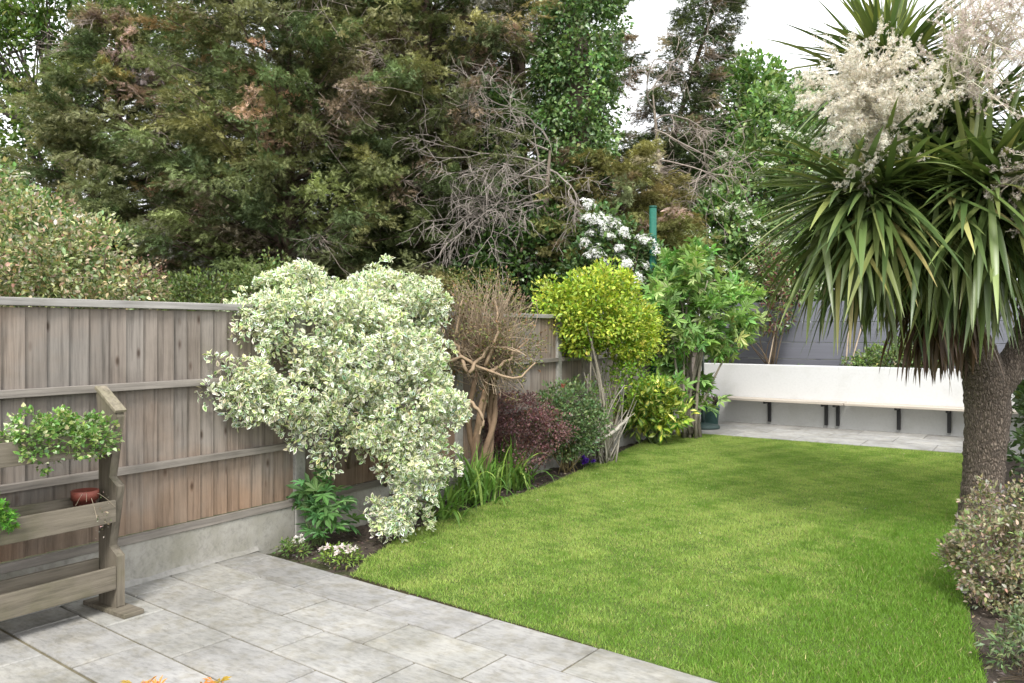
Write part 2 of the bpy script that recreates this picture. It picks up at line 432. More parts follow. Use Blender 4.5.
# bark chips and crumbs on the bed
mb = MB(); n = 9000
P = np.c_[rng.uniform(-4.75, -2.0, n), rng.uniform(3.8, 11.6, n), np.zeros(n)]
Q = np.c_[rng.uniform(-.7, .8, 3000), rng.uniform(3.6, 9, 3000), np.zeros(3000)]
P = np.r_[P, Q]; P = P[~inside(P[:, :2], LAWN)]; P[:, 2] = .002 + rng.random(len(P))*.012; n = len(P)
place(mb, T_dia, P, rnd(n)*np.array([1, 1, .25]), rnd(n)*.4+np.array([0, 0, 1]), rng.uniform(.012, .045, n), [colours(n, [(3, (.1, .08, .065)), (1, (.2, .17, .14)), (1, (.05, .04, .035))], .3)])
tag(mb.build('bark_mulch', M_twig), 'dark brown bark mulch scattered over the bed soil', 'mulch', kind='stuff')

# ------------------------------------------------------------------ side fence
fn = thing('garden_fence', 'weathered closeboard timber fence with concrete posts along the left side of the lawn', 'fence', (FX, 4.18, 0))
warm = np.array([.24, .18, .135]); grey = np.array([.215, .2, .184])
for bi in range(len(posts)-1):
    (y0, x0), (y1, x1) = posts[bi], posts[bi+1]
    ang = math.atan2(-(x1-x0), y1-y0); L = math.hypot(x1-x0, y1-y0)
    org = (x0, y0, 0); pw = .055
    mb = MB(); u = pw
    while u < L - pw - .01:
        w_ = min(rng.uniform(.095, .125), L - pw - u)
        k = rng.normal(1.1, .07); mix = .1 + .3*rng.random() + .25*(u/L > .78)
        # each feather-edged board is thick on one edge and tucks under the next
        V = np.array([[-.03, u, .335], [-.03, u+w_+.012, .335], [-.004+.003*rng.random(), u+w_+.012, .335], [-.02, u, .335]])
        zt = 1.755 - .01*rng.random()
        V2 = V.copy(); V2[:, 2] = zt
        # upper half greyer, lower half browner: two stacked lengths of the same board would show a joint, so one colour per board
        c = (grey*(1-mix) + warm*mix)*k
        VV = np.r_[V, V2]; cz, sz = math.cos(ang), math.sin(ang)
        VV = np.c_[VV[:, 0]*cz - VV[:, 1]*sz, VV[:, 0]*sz + VV[:, 1]*cz, VV[:, 2]] + np.array(org)
        mb.add(VV, np.array([[0,1,2,3],[4,7,6,5],[3,2,6,7],[0,4,5,1],[1,5,6,2],[0,3,7,4]]), c)
        u += w_
    pn = mb.build('board_panel', M_woodV, fn)
    for zr, hh, th in ((1.243, .046, .042), (.722, .046, .042), (.282, .05, .03)):
        r_ = MB(); r_.box((-.002, pw, zr), (th, L-pw, zr+hh), np.array([.25, .225, .2])*rng.normal(1, .05), ang, org)
        r_.build('rail', M_woodH, pn, bevel=.003)
    r_ = MB(); r_.box((-.05, -.002 if bi else 0, 1.757), (.03, L-.004, 1.803), np.array([.33, .315, .3])*rng.normal(1, .04), ang, org)
    r_.build('cap_rail', M_woodH, pn, bevel=.004)
    g_ = MB(); g_.box((-.035, pw, -.05), (.02, L-pw, .28), np.array([.36, .345, .31])*rng.normal(1, .03), ang, org)
    g_.build('gravel_board', M_conc, fn, bevel=.004)
for (y0, x0) in posts:
    p_ = MB(); p_.box((x0-.06, y0-.05, -.05), (x0+.028, y0+.05, 1.754), np.array([.36, .35, .325])*rng.normal(1, .04)); p_.build('concrete_post', M_conc, fn, bevel=.008)

# ------------------------------------------------------------------ back wall, bench, raised bed, grey fence
WX0, WX1 = -5.2, .1
t = thing('white_wall', 'low white rendered block wall behind the slatted bench at the end of the lawn', 'wall', (-2.5, YB1, 0))
mb = MB(); mb.box((WX0, YB1, .43), (WX1, YB1+.2, 1.03), (.62, .625, .63)); mb.build('wall_face', M_render, t, bevel=.012)
mb = MB(); mb.box((WX0, YB1+.006, -.02), (WX1, YB1+.19, .428), (.62, .62, .61)); mb.build('lower_blockwork', M_render, t)
t = thing('wall_bench', 'long thin wooden bench seat fixed along the white wall on black brackets', 'bench', (-2.5, YB1-.2, 0))
mb = MB()
for i in range(3):
    mb.box((WX0+.55, YB1-.365+i*.122, .432), (-2.72, YB1-.365+i*.122+.114, .47), np.array([.47, .42, .36])*rng.normal(1, .04))
    mb.box((-2.70, YB1-.365+i*.122, .432), (WX1-.1, YB1-.365+i*.122+.114, .47), np.array([.47, .42, .36])*rng.normal(1, .04))
mb.build('seat', M_seat, t, bevel=.005)
for px in (713, 766.5, 823.8, 835.5, 897, 948):
    bx = x_at(px, YB1-.2)
    mb = MB()
    mb.box((bx-.025, YB1-.06, .07), (bx+.025, YB1-.003, .43), (.03, .03, .032))
    mb.box((bx-.02, YB1-.33, .395), (bx+.02, YB1-.06, .43), (.03, .03, .032))
    mb.build('bracket', M_metal, t, bevel=.003)
mb = MB(); V, Fc = grid_sheet(WX0, WX1+.8, YB1+.2, 14.62, 70, 12, lambda X, Y: .9 + rng.normal(0, .015, X.shape)); mb.add(V, Fc, (.085, .068, .055))
tag(mb.build('raised_bed_soil', M_soil, smooth=True), kind='structure')
t = thing('board_fence', 'dark blue-grey painted horizontal board fence behind the white wall', 'fence', (-2, 14.65, 0))
for i, z in enumerate([0, .36, .8, 1.1, 1.4, 1.76]):
    z1 = [.36, .8, 1.1, 1.4, 1.76, 2.12][i]
    mb = MB(); mb.box((-5.4, 14.64-.003*(i % 2), z+.006), (2.4, 14.69, z1), np.array([.165, .17, .2])*rng.normal(1, .06)); mb.build('board', M_paint, t, bevel=.006)
for x in (-5.38, -3.4, -1.5, .4, 2.3):
    mb = MB(); mb.box((x-.045, 14.692, -.03), (x+.045, 14.78, 2.15), (.13, .135, .155)); mb.build('post', M_paint, t, bevel=.005)

# ------------------------------------------------------------------ tiered planter
PX, PY = -4.47, 2.52                          # middle of the right-hand foot
t = thing('tiered_planter', 'three-tier wooden trough planter with zigzag uprights standing against the fence', 'planter', (PX, PY, .025))
wood = np.array([.15, .13, .1])
prof = [(-.09, .05), (.09, .05), (.09, .34), (.012, .385), (.085, .70), (.09, .735), (.012, .78), (.09, 1.13), (.075, 1.155), (-.11, 1.26), (-.115, 1.24), (-.09, 1.1)]
for yy in (PY, PY-1.55):
    mb = MB(); n = len(prof)
    V = [[PX+a, yy-.024, z] for a, z in prof] + [[PX+a, yy+.024, z] for a, z in prof]
    mb.add(V, [np.arange(n)[None], np.arange(n)[None, ::-1]+n, np.array([[i, i+n, (i+1) % n+n, (i+1) % n] for i in range(n)])[:, ::-1].copy()], wood*1.05)
    u_ = mb.build('upright', M_woodU, t, bevel=.004)
    c_ = MB(); V = np.array([[.1, 1.155], [-.115, 1.285], [-.125, 1.268], [.09, 1.138]])
    VV = np.r_[np.c_[PX+V[:, 0]-0, np.full(4, yy-.034), V[:, 1]+.012], np.c_[PX+V[:, 0], np.full(4, yy+.034), V[:, 1]+.012]]
    c_.add(VV, np.array([[0,1,2,3],[7,6,5,4],[0,4,5,1],[1,5,6,2],[2,6,7,3],[3,7,4,0]]), wood*1.6)
    c_.build('sloping_cap', M_woodU, u_, bevel=.003)
    mb = MB(); mb.box((PX-.2, yy-.06, .023), (PX+.23, yy+.06, .049), wood*1.1); mb.build('foot', M_woodP, t, bevel=.004)
def trough(z, hb):
    mb = MB(); ya, yb = PY-1.52, PY-.026
    mb.box((PX+.07, ya, z), (PX+.094, yb, z+hb), wood*rng.normal(1.15, .05))
    mb.box((PX-.105, ya, z+.02), (PX-.081, yb, z+hb+.02), wood*rng.normal(1.1, .05))
    mb.box((PX-.079, ya+.003, z+.008), (PX+.068, yb-.003, z+.028), wood)
    return mb.build('trough', M_woodP, t, bevel=.003)
trough(.155, .13); trough(.535, .125); trough(.925, .125)

# pot on the middle tier, with a dry plant in it
def lathe(mb, org, prof, n=24, col=(1, 1, 1)):
    th = np.arange(n)*2*math.pi/n
    V = np.array([[[org[0]+r*math.cos(a), org[1]+r*math.sin(a), org[2]+z] for a in th] for r, z in prof]).reshape(-1, 3)
    m = len(prof); i, j = np.meshgrid(np.arange(m-1), np.arange(n), indexing='ij'); i = i.ravel(); j = j.ravel(); k = (j+1) % n
    mb.add(V, [np.c_[i*n+j, i*n+k, (i+1)*n+k, (i+1)*n+j], np.arange(n)[None, ::-1].copy()], col)
po = np.array([PX-.005, PY-.15, .566])
t = thing('plant_pot', 'small red-brown plastic pot on the middle tier of the wooden planter', 'pot', po)
mb = MB(); lathe(mb, po, [(.05, 0), (.062, .11), (.07, .11), (.072, .16), (.065, .16), (.058, .13), (.001, .128)], 28, (.15, .042, .03)); mb.build('pot_body', M_pot, t, smooth=True)
mb = MB()
for i in range(7):
    a = rng.uniform(0, 6.28); r = rng.uniform(.05, .12)
    e = po + np.array([.05+r*math.cos(a)*.7+.03, r*math.sin(a), .1-rng.uniform(-.04, .1)])
    mb.tube(bez(po+np.array([0, 0, .12]), po+np.array([.05, .02*math.sin(a), .2]), e, 6), .0012, 3, (.3, .25, .18))
mb.build('dry_stems', M_twig, t)
mb = MB(); n = 60; P = po + np.c_[rng.normal(.1, .015, n), rng.normal(.05, .025, n), rng.normal(.02, .05, n)]
place(mb, T_dia, P, rnd(n), rnd(n), rng.uniform(.008, .018, n), [colours(n, [(2, (.3, .25, .2)), (1, (.45, .4, .36)), (1, (.1, .14, .05))])]); mb.build('dry_leaves', M_leaf, t)

# trailing variegated ivy in the top tier
t = thing('trailing_ivy', 'trailing ground ivy with pale-edged leaves spilling over the top planter trough', 'plant', (PX, PY-.35, .95))
mb = MB(); ctr = [(np.array([PX+.02, PY-.4, 1.065]), (.13, .22, .12)), (np.array([PX+.02, PY-.2, 1.065]), (.14, .14, .12)), (np.array([PX+.09, PY-.1, 1.03]), (.06, .06, .08)), (np.array([PX+.1, PY-.3, 1.0]), (.07, .28, .1)), (np.array([PX+.03, PY-.78, 1.02]), (.06, .2, .025))]
P, O = foliage(mb, ctr, 130, .05, 26, T_ivy, .028, [(3, (.14, .27, .06)), (2, (.26, .4, .12)), (1.4, (.5, .58, .34))], up=.7)
mb.build('foliage', M_leaf, t)
mb = MB(); stems(mb, (PX, PY-.3, .96), P[:40], .002, (.15, .2, .06), .08, .04, 3); mb.build('stems', M_twig, t)
t = thing('parsley_plant', 'bright green curly parsley growing in the middle planter trough', 'plant', (PX, PY-.76, .56))
mb = MB(); P, O = foliage(mb, [(np.array([PX+.03, PY-.8, .72]), (.14, .15, .11)), (np.array([PX+.1, PY-.7, .68]), (.1, .11, .09))], 60, .045, 26, T_palmate, .022, [(3, (.09, .26, .03)), (2, (.17, .36, .05))])
mb.build('foliage', M_leaf, t)
mb = MB(); stems(mb, (PX, PY-.76, .56), P[:30], .002, (.12, .25, .05), .05, .02, 3); mb.build('stems', M_twig, t)

# ------------------------------------------------------------------ border plants
GREEN = [(3, (.09, .19, .035)), (3, (.17, .3, .06)), (2, (.3, .42, .12)), (2.5, (.7, .73, .46))]
CREAM = [(4, (.8, .82, .6)), (1.5, (.6, .69, .36)), (3, (.87, .88, .74))]
e = lambda px, py, Z, r: (W(px, py, Z), np.array(r if hasattr(r, '__len__') else (r, r, r))*Z/6.2)
EU_ = [e(310, 328, 6.1, (.46, .48, .33)), e(256, 328, 5.9, (.18, .28, .2)), e(290, 295, 6.0, (.28, .35, .2)), e(368, 352, 6.2, (.46, .48, .4)), e(350, 312, 6.3, (.33, .42, .15)), e(240, 385, 5.6, (.22, .28, .13)), e(258, 402, 5.65, (.2, .25, .1)), e(228, 402, 5.55, (.12, .15, .08)), e(300, 392, 5.85, (.32, .34, .17)), e(318, 420, 5.9, (.15, .2, .1)),
       e(412, 400, 6.3, (.3, .35, .38)), e(425, 368, 6.5, (.22, .25, .25)), e(420, 462, 6.3, (.18, .25, .25)), e(405, 510, 6.15, (.2, .2, .17)), e(378, 415, 6.0, (.28, .28, .2)), e(398, 310, 7.0, (.32, .4, .2)), e(430, 300, 7.3, (.12, .25, .1)), e(222, 368, 5.55, (.13, .15, .03)), e(262, 431, 5.6, (.05, .05, .025)), e(332, 455, 6.0, (.06, .08, .1)), e(390, 290, 6.8, (.3, .3, .12)), e(443, 412, 6.4, (.12, .2, .13)), e(398, 450, 6.1, (.17, .2, .2)), e(392, 518, 6.1, (.2, .15, .1))]
shrub('euonymus_bush', 'big cream and green variegated bush sprawling over the side fence', 'bush', G(385, 505)*np.array([1, 1, 0])+np.array([-.12, .1, 0]),
      EU_, 880, .09, 44, T_var, .043, GREEN, mat=M_pale, second=CREAM, nst=26, r0=.022, stemcol=(.2, .16, .11), up=.75, clumpjit=.13, flat=.85, dome=True, wid=.85)

# twisted honeysuckle-like climber
b = W(477, 330, 7.65); b[2] = 0
t = thing('twisted_climber', 'sparse twiggy climber with a twisted bare brown trunk in front of the fence', 'climber', b)
mb = MB(); tc = (.25, .17, .11)
for k in range(6):
    ph = k*1.05 + .3
    top = W(472 + 7*k, 372 - 9*(k % 3), 7.6 + .04*k)
    s = np.linspace(0, 1, 16)
    P = b[None]*(1-s[:, None]) + top[None]*s[:, None] + np.c_[np.cos(ph + s*6), np.sin(ph + s*6), np.zeros(16)]*(.04*(1+.6*s))[:, None]
    P += np.cumsum(rng.normal(0, .006, (16, 3)), 0); P[0, 2] = -.02
    mb.tube(P, np.linspace(.034, .02, 16)*rng.uniform(.7, 1.15), 7, np.array(tc)*rng.uniform(.7, 1.2))
for P in ([(437, 362), (462, 357), (490, 372), (520, 380), (536, 362)], [(470, 372), (490, 345), (520, 352)], [(490, 372), (505, 362), (528, 340)], [(470, 400), (485, 420), (478, 435)], [(485, 365), (500, 330), (495, 300)], [(466, 372), (455, 340), (462, 300)]):
    Q = np.array([W(a, c, 7.35 + .08*rng.random()) for a, c in P]); tt = np.linspace(0, len(Q)-1, 14)
    Q = np.c_[[np.interp(tt, np.arange(len(Q)), Q[:, i]) for i in range(3)]].T + rng.normal(0, .008, (14, 3))
    mb.tube(Q, np.linspace(.02, .007, 14), 6, (.38, .28, .19))
mb.build('trunk', M_twig, t, smooth=True)
mb = MB(); tw = []
CL = [e(487, 320, 7.6, (.42, .4, .3)), e(483, 292, 7.7, (.32, .35, .17)), e(515, 345, 7.6, (.22, .3, .2)), e(465, 345, 7.6, (.18, .25, .28)), e(500, 385, 7.65, (.22, .25, .12))]
P, O = lumps(CL, 640)
for p in P:
    q = W(485 + rng.normal(0, 14), 360 + rng.normal(0, 10), 7.6); m = (p+q)/2 + rng.normal(0, .1, 3)
    mb.tube(bez(q, m, p + rng.normal(0, .05, 3), 6), np.linspace(.005, .0022, 6), 3, np.array([.36, .28, .2])*rng.uniform(.6, 1.4))
mb.build('twigs', M_twig, t)
mb = MB(); foliage(mb, CL, 330, .1, 12, T_dia, .032, [(2, (.12, .14, .04)), (2, (.2, .2, .07)), (1.5, (.22, .14, .08))], jit=.3); mb.build('foliage', M_leaf, t)

b = W(517, 330, 8.35); b[2] = 0
shrub('barberry_bush', 'low dark burgundy-leaved bush in the border beside the twisted climber', 'bush', b,
      [e(517, 415, 8.35, (.27, .27, .18)), e(497, 432, 8.3, (.14, .2, .12)), e(545, 432, 8.35, (.2, .2, .15)), e(502, 408, 8.35, (.16, .15, .12)), e(488, 425, 8.35, (.1, .15, .13)), e(550, 425, 8.35, (.1, .15, .1)), e(520, 452, 8.3, (.24, .23, .12))], 330, .09, 30, T_dia, .03,
      [(3, (.15, .072, .078)), (2, (.215, .12, .122)), (1, (.29, .19, .17))], nst=30, r0=.006, stemcol=(.1, .05, .04), jit=.3)
b = W(570, 330, 9.1); b[2] = 0
t, P, O = shrub('rose_bush', 'grey-green leafy rose bush between the burgundy bush and the yellow one', 'bush', b,
      [e(568, 408, 9.1, (.24, .25, .2)), e(588, 425, 9.1, (.15, .2, .14)), e(548, 415, 9.0, (.14, .2, .14)), e(570, 440, 9.1, (.2, .2, .12))], 300, .1, 22, T_oval, .042,
      [(3, (.1, .17, .06)), (2, (.15, .22, .09)), (1, (.2, .26, .13))], nst=20, r0=.007, stemcol=(.16, .13, .06))
for (px, py) in ((563, 386),):
    mb = MB(); c = W(px, py, 8.8); n = 26
    place(mb, T_oval, np.repeat(c[None], n, 0)+rnd(n)*.008, rnd(n)+np.array([0, 0, .6]), rnd(n), .026, [colours(n, [(1, (.4, .13, .09))], .2)]); mb.build('bloom', M_petal, t)

# golden bush on several pale stems
b = W(600, 330, 9.75); b[2] = 0
YB = [e(553, 295, 9.6, (0.084, 0.126, 0.084)), e(610, 278, 9.7, (0.101, 0.168, 0.084)), e(650, 335, 9.8, (0.084, 0.126, 0.084)), e(600, 318, 9.7, (0.302, 0.336, 0.218)), e(565, 312, 9.65, (0.151, 0.210, 0.151)), e(634, 322, 9.8, (0.143, 0.210, 0.168)), e(600, 292, 9.7, (0.252, 0.336, 0.118)), e(628, 345, 9.8, (0.134, 0.185, 0.109)), e(580, 340, 9.7, (0.134, 0.185, 0.084))]
t, P, O = shrub('golden_privet', 'rounded bright yellow-green shrub on several pale bare stems by the fence', 'shrub', b, YB, 260, .19, 60, T_oval, .055,
      [(3, (.36, .47, .05)), (3, (.5, .58, .1)), (1.5, (.2, .34, .045))], nst=12, r0=.02, stemcol=(.3, .27, .22), clumpjit=.16, flat=.75)
mb = MB(); P2 = lumps([e(600, 385, 9.7, (.25, .25, .22)), e(630, 395, 9.8, (.12, .2, .2))], 30)[0]
stems(mb, b, P2, .012, (.36, .33, .28), .1, .1); mb.build('bare_stems', M_twig, t, smooth=True)
mb = MB(); foliage(mb, [e(612, 385, 9.85, (.2, .2, .2)), e(635, 372, 9.8, (.14, .2, .17))], 60, .1, 16, T_oval, .05, [(3, (.16, .3, .035)), (2, (.26, .38, .05))]); mb.build('lower_foliage', M_leaf, t)

# fig tree
b = W(690, 330, 11.9); b[2] = 0
FG = [e(690, 275, 11.9, (.25, .3, .16)), e(668, 300, 11.8, (.2, .3, .18)), e(715, 318, 11.9, (.25, .3, .15)), e(690, 345, 11.8, (.22, .3, .16)), e(678, 385, 11.8, (.14, .25, .15)), e(694, 392, 12, (.1, .15, .13)), e(735, 300, 12, (.1, .2, .1)), e(683, 312, 11.8, (.17, .3, .3)), e(650, 335, 11.8, (.1, .2, .12)), e(728, 335, 11.9, (.14, .2, .1))]
shrub('fig_tree', 'small fig tree with large lobed green leaves in the far border corner', 'tree', b, FG, 115, .2, 10, T_fig, .165,
      [(3, (.17, .31, .075)), (2, (.26, .42, .12)), (2, (.38, .5, .2))], mat=M_leaf, nst=16, r0=.03, stemcol=(.25, .22, .18), up=.6, droop=.25, wid=1.15)
b = W(655, 330, 11.3); b[2] = 0
shrub('spotted_laurel', 'yellow and green variegated laurel bush at the lawn corner below the fig', 'bush', b,
      [e(655, 397, 11.3, (.17, .2, .1)), e(640, 410, 11.2, (.1, .16, .08)), e(672, 413, 11.3, (.1, .16, .08)), e(655, 424, 11.2, (.15, .16, .06))], 100, .11, 12, T_var, .14,
      [(2, (.52, .58, .1)), (2, (.66, .68, .22))], second=[(3, (.11, .24, .03)), (1.5, (.2, .34, .05)), (1.5, (.38, .44, .08))], mat=M_leafgloss, nst=14, r0=.01, stemcol=(.12, .17, .06), wid=.8)

# strap-leaved clumps
def strap(mb, o, n, L, w, elev, cols, g=.22, seg=7, az0=0, azr=math.pi, fold=.25, spread=.03, taper=1.0):
    """n arching strap leaves from point o"""
    az = az0 + rng.uniform(-azr, azr, n)
    el = rng.uniform(*elev, n)
    Ls = L*rng.uniform(.7, 1.15, n)
    d = np.c_[np.cos(az)*np.cos(el), np.sin(az)*np.cos(el), np.sin(el)]
    p = np.asarray(o)[None] + rng.normal(0, spread, (n, 3))*np.array([1, 1, .5])
    side = unit(np.cross(d, np.array([0, 0, 1.0]) + rng.normal(0, .12, (n, 3))))
    gs = g*rng.uniform(.5, 1.5, n)
    rows_ = []
    for k in range(seg+1):
        s = k/seg
        ww = w*rng.uniform(.97, 1.03)*(min(1, .45 + 2.2*s) * (1 - max(0, (s-.45)/.55)**1.7*.97*taper))/2
        nrm = unit(np.cross(side, d))
        rows_.append(np.stack([p - side*ww + nrm*ww*fold, p, p + side*ww + nrm*ww*fold], 1))
        d = unit(d + np.array([0, 0, -1.0])[None]*(gs*(.35+s))[:, None])
        p = p + d*(Ls/seg)[:, None]
    V = np.stack(rows_, 1)                    # n, seg+1, 3, 3
    V = V.reshape(n, -1, 3)
    f = []
    for k in range(seg):
        for j in range(2): f.append([k*3+j, k*3+j+1, k*3+j+4, k*3+j+3])
    f = np.array(f); F_ = (np.arange(n)[:, None, None]*((seg+1)*3) + f[None]).reshape(-1, 4)
    mb.add(V.reshape(-1, 3), F_, np.repeat(colours(n, cols, .2, .06), len(f), 0))
SG = [(3, (.11, .22, .04)), (2, (.17, .31, .065)), (1, (.28, .4, .1))]
for px, py, n, L, lab in ((474, 503, 130, .55, 'arching clump of strap-shaped green leaves below the variegated bush'), (512, 488, 140, .55, 'arching clump of strap-shaped leaves in front of the burgundy bush'), (442, 519, 70, .42, 'smallest strap-leaved clump, nearest the patio at the lawn edge')):
    b = G(px, py); b[2] = 0
    t = thing('daylily_clump', lab, 'plant', b, 'strap-leaved clumps along the border')
    mb = MB(); strap(mb, b, n, L*.95, .024, (R(48), R(89)), SG, .3, spread=.1); mb.build('foliage', M_leaf, t, smooth=True)
# palmate-leaved plant by the post
b = G(318, 545); b[2] = 0
t = thing('anemone_plant', 'leafy green plant with palmate leaves beside the concrete fence post', 'plant', b)
mb = MB(); lv = MB(); tips = []
for i in range(30):
    a = rng.uniform(0, 6.28); rr = rng.uniform(.03, .23); z = rng.uniform(.12, .56)*(1-.35*rr/.23)
    tips.append(b + np.array([rr*math.cos(a), rr*math.sin(a), z]))
tips = np.array(tips); stems(mb, b, tips, .004, (.14, .2, .07), .03, .03, 4); mb.build('stems', M_twig, t)
n = len(tips)*3; P = np.repeat(tips, 3, 0) + rng.normal(0, .03, (n, 3)); o = unit(P-(b+np.array([0, 0, .1])))
place(lv, T_palmate, P, o*np.array([1, 1, .2])+rnd(n)*.4, rnd(n)*.3+np.array([0, 0, 1])+o*.4, .125*rng.uniform(.6, 1.2, n), [colours(n, [(3, (.11, .24, .075)), (2, (.17, .31, .11))], .2)], 1.15); lv.build('foliage', M_leaf, t)
# small white flowers
def flowers(name, label, b, r, nl, fl, fs, fcol, leafcols, h=.08, lsz=.035, group=None):
    t = thing(name, label, 'flowers', b, group)
    mb = MB(); foliage(mb, [(b+np.array([0, 0, h*.4]), (r, r*.8, h*.7))], nl, .035, 12, T_long, lsz, leafcols, zmin=.01); mb.build('foliage', M_leaf, t)
    for k in range(fl):
        a = rng.uniform(0, 6.28); q = b + np.array([r*.9*math.cos(a)*rng.random(), r*.8*math.sin(a)*rng.random(), h*rng.uniform(.9, 1.5)])
        m_ = MB(); n = 22; place(m_, T_oval, np.repeat(q[None], n, 0), rnd(n)*np.array([1, 1, .45])+np.array([0, 0, .3]), rnd(n)*.5+np.array([0, 0, 1]), fs*rng.uniform(.8, 1.15, n), [colours(n, [(1, fcol)], .08, .03)])
        m_.tube([b+(q-b)*np.array([.5, .5, 0]), q], .0016, 3, (.15, .22, .06)); m_.build('flower', M_petal, t)
    return t
b = G(340, 562); b[2] = 0; flowers('white_daisies', 'low clump of double white flowers where lawn, bed and patio meet', b, .17, 60, 8, .03, (.8, .72, .68), [(3, (.15, .25, .04)), (2, (.24, .34, .07))])
b = G(297, 553); b[2] = 0; flowers('white_daisies', 'few small white flowers between the concrete post and the patio edge', b, .13, 34, 6, .02, (.82, .8, .74), [(3, (.1, .19, .04)), (2, (.2, .26, .08))])
b = G(588, 468.5); b[2] = 0; flowers('purple_flower', 'single bright purple flower clump at the edge of the lawn', b, .1, 14, 5, .04, (.16, .05, .5), [(3, (.1, .19, .04))])
for px, py, r, lab in ((613, 440, .3, 'low green ground-cover plant in front of the fallen branch'), (637, 438, .2, 'small pale green tuft beside the variegated laurel'), (570, 462, .2, 'small dark green plant at the foot of the rose bush'), (652, 436, .16, 'low dark plant right below the variegated laurel')):
    b = G(px, py); b[2] = 0
    t = thing('low_plant', lab, 'plant', b, 'low plants along the border edge')
    mb = MB(); foliage(mb, [(b+np.array([0, 0, .06]), (r, r, .15))], int(240*r), .06, 14, T_oval, .045, [(3, (.09, .17, .03)), (2, (.17, .27, .05))]); mb.build('foliage', M_leaf, t)
# pale fallen branch
mb = MB(); Q = np.array([W(572, 466, 9.5), W(584, 448, 9.5), W(598, 440, 9.5), W(614, 432, 9.55), W(628, 418, 9.6)]); Q[:, 2] = np.maximum(Q[:, 2], .03)
tt = np.linspace(0, 4, 16); Q = np.c_[[np.interp(tt, np.arange(5), Q[:, i]) for i in range(3)]].T + rng.normal(0, .01, (16, 3))
mb.tube(Q, np.linspace(.045, .015, 16), 8, (.42, .39, .34)); mb.tube(Q[5:11]+np.linspace(0, .16, 6)[:, None]*np.array([.3, .2, 1]), np.linspace(.02, .006, 6), 6, (.42, .39, .34))
o = mb.build('fallen_branch', M_twig, smooth=True, loc=Q[0]); tag(o, 'pale grey bare branch lying under the yellow-green shrub', 'branch')

# parasol base + teal pot
b = np.array([x_at(696, 12.55), 12.55, .026]); b = G(697, 429); b[2] = .026; b[0] += .1
t = thing('parasol_base', 'round dark green parasol base with an upright tube on the far paving', 'parasol base', b)
mb = MB(); lathe(mb, b, [(.27, 0), (.275, .02), (.26, .05), (.12, .075), (.04, .09), (.001, .095)], 28, (.045, .075, .07)); mb.build('weight', M_metal, t, smooth=True)
mb = MB(); mb.tube([b+np.array([0, 0, .05]), b+np.array([0, 0, .45])], .032, 14, (.045, .075, .07)); mb.tube([b+np.array([0, 0, .45]), b+np.array([0, 0, 1.55])], .022, 12, (.14, .15, .15)); mb.build('tube', M_metal, t, smooth=True)
b = G(708, 426); b[0] += .05; b[2] = .028
t = thing('teal_pot', 'teal glazed plant pot on the paving beside the bench end', 'pot', b)
mb = MB(); lathe(mb, b, [(.115, 0), (.14, .28), (.15, .28), (.15, .32), (.135, .32), (.125, .26), (.001, .25)], 28, (.1, .2, .185)); mb.build('pot_body', M_pot, t, smooth=True)
mb = MB(); n = 70; P = b + np.c_[rng.normal(0, .06, n), rng.normal(0, .06, n), rng.uniform(.27, .46, n)]
place(mb, T_long, P, rnd(n)+np.array([0, 0, 1]), rnd(n), .09, [colours(n, [(2, (.13, .06, .08)), (1, (.2, .16, .1)), (1, (.1, .15, .06))])])
stems(mb, b+np.array([0, 0, .26]), P[:12], .004, (.15, .1, .08), .03, .02, 3); mb.build('plant', M_leaf, t)

# plants in the raised bed
yb = 14.2
b = np.array([x_at(722, yb), yb, .9])
t = thing('grass_tuft', 'upright tuft of grassy leaves growing at the left of the raised bed', 'plant', b)
mb = MB(); strap(mb, b, 110, .75, .022, (R(52), R(88)), [(3, (.15, .24, .05)), (2, (.25, .32, .09)), (1, (.36, .36, .14))], .12, spread=.06); mb.build('foliage', M_leaf, t, smooth=True)
b = np.array([x_at(772, yb), yb, .9])
def WY(px, py, Y):
    x = x_at(px, Y); Z = x*FW[0] + Y*FW[1]; return np.array([x, Y, H - (py-HY)/F*Z])
t, P, O = shrub('red_leaf_climber', 'climbing shrub with red and green young leaves hanging in front of the grey fence', 'shrub', b,
      [(WY(772, 318, 14.1), (.3, .2, .2)), (WY(745, 325, 14.1), (.25, .2, .12)), (WY(785, 290, 14.3), (.3, .25, .25)), (WY(768, 262, 14.5), (.2, .2, .25))], 110, .15, 14, T_long, .12,
      [(2, (.13, .055, .045)), (2, (.2, .1, .07)), (3, (.12, .2, .05)), (2, (.2, .28, .08))], nst=12, r0=.012, mat=M_leafgloss)
for px0, py0, px1, py1, lab in ((783, 288, 767, 364, 'thin bamboo cane leaning beside the red-leaved climber'), (851, 300, 845, 366, 'pale bamboo cane standing in the middle of the raised bed'), (862, 325, 848, 366, 'short bamboo cane crossing the pale one')):
    mb = MB(); p0 = WY(px1, py1, 14.0); p0[2] = .88; p1 = WY(px0, py0, 14.35)
    mb.tube([p0*(1-s)+p1*s for s in np.linspace(0, 1, 8)], np.array([.014, .012]*4)*.9, 8, (.4, .32, .24)); o = mb.build('bamboo_cane', M_twig, loc=p0, smooth=True); tag(o, lab, 'cane', 'canes in the raised bed')
b = np.array([x_at(890, yb), yb, .9])
shrub('box_shrub', 'low light green leafy shrub at the right end of the raised bed', 'shrub', b,
      [(WY(890, 358, 14.1), (.42, .22, .2)), (WY(925, 350, 14.15), (.5, .25, .3)), (WY(860, 364, 14.05), (.25, .15, .12))], 260, .1, 18, T_oval, .06, [(3, (.14, .22, .06)), (2, (.23, .32, .11)), (1, (.3, .35, .2))], nst=14, r0=.008)
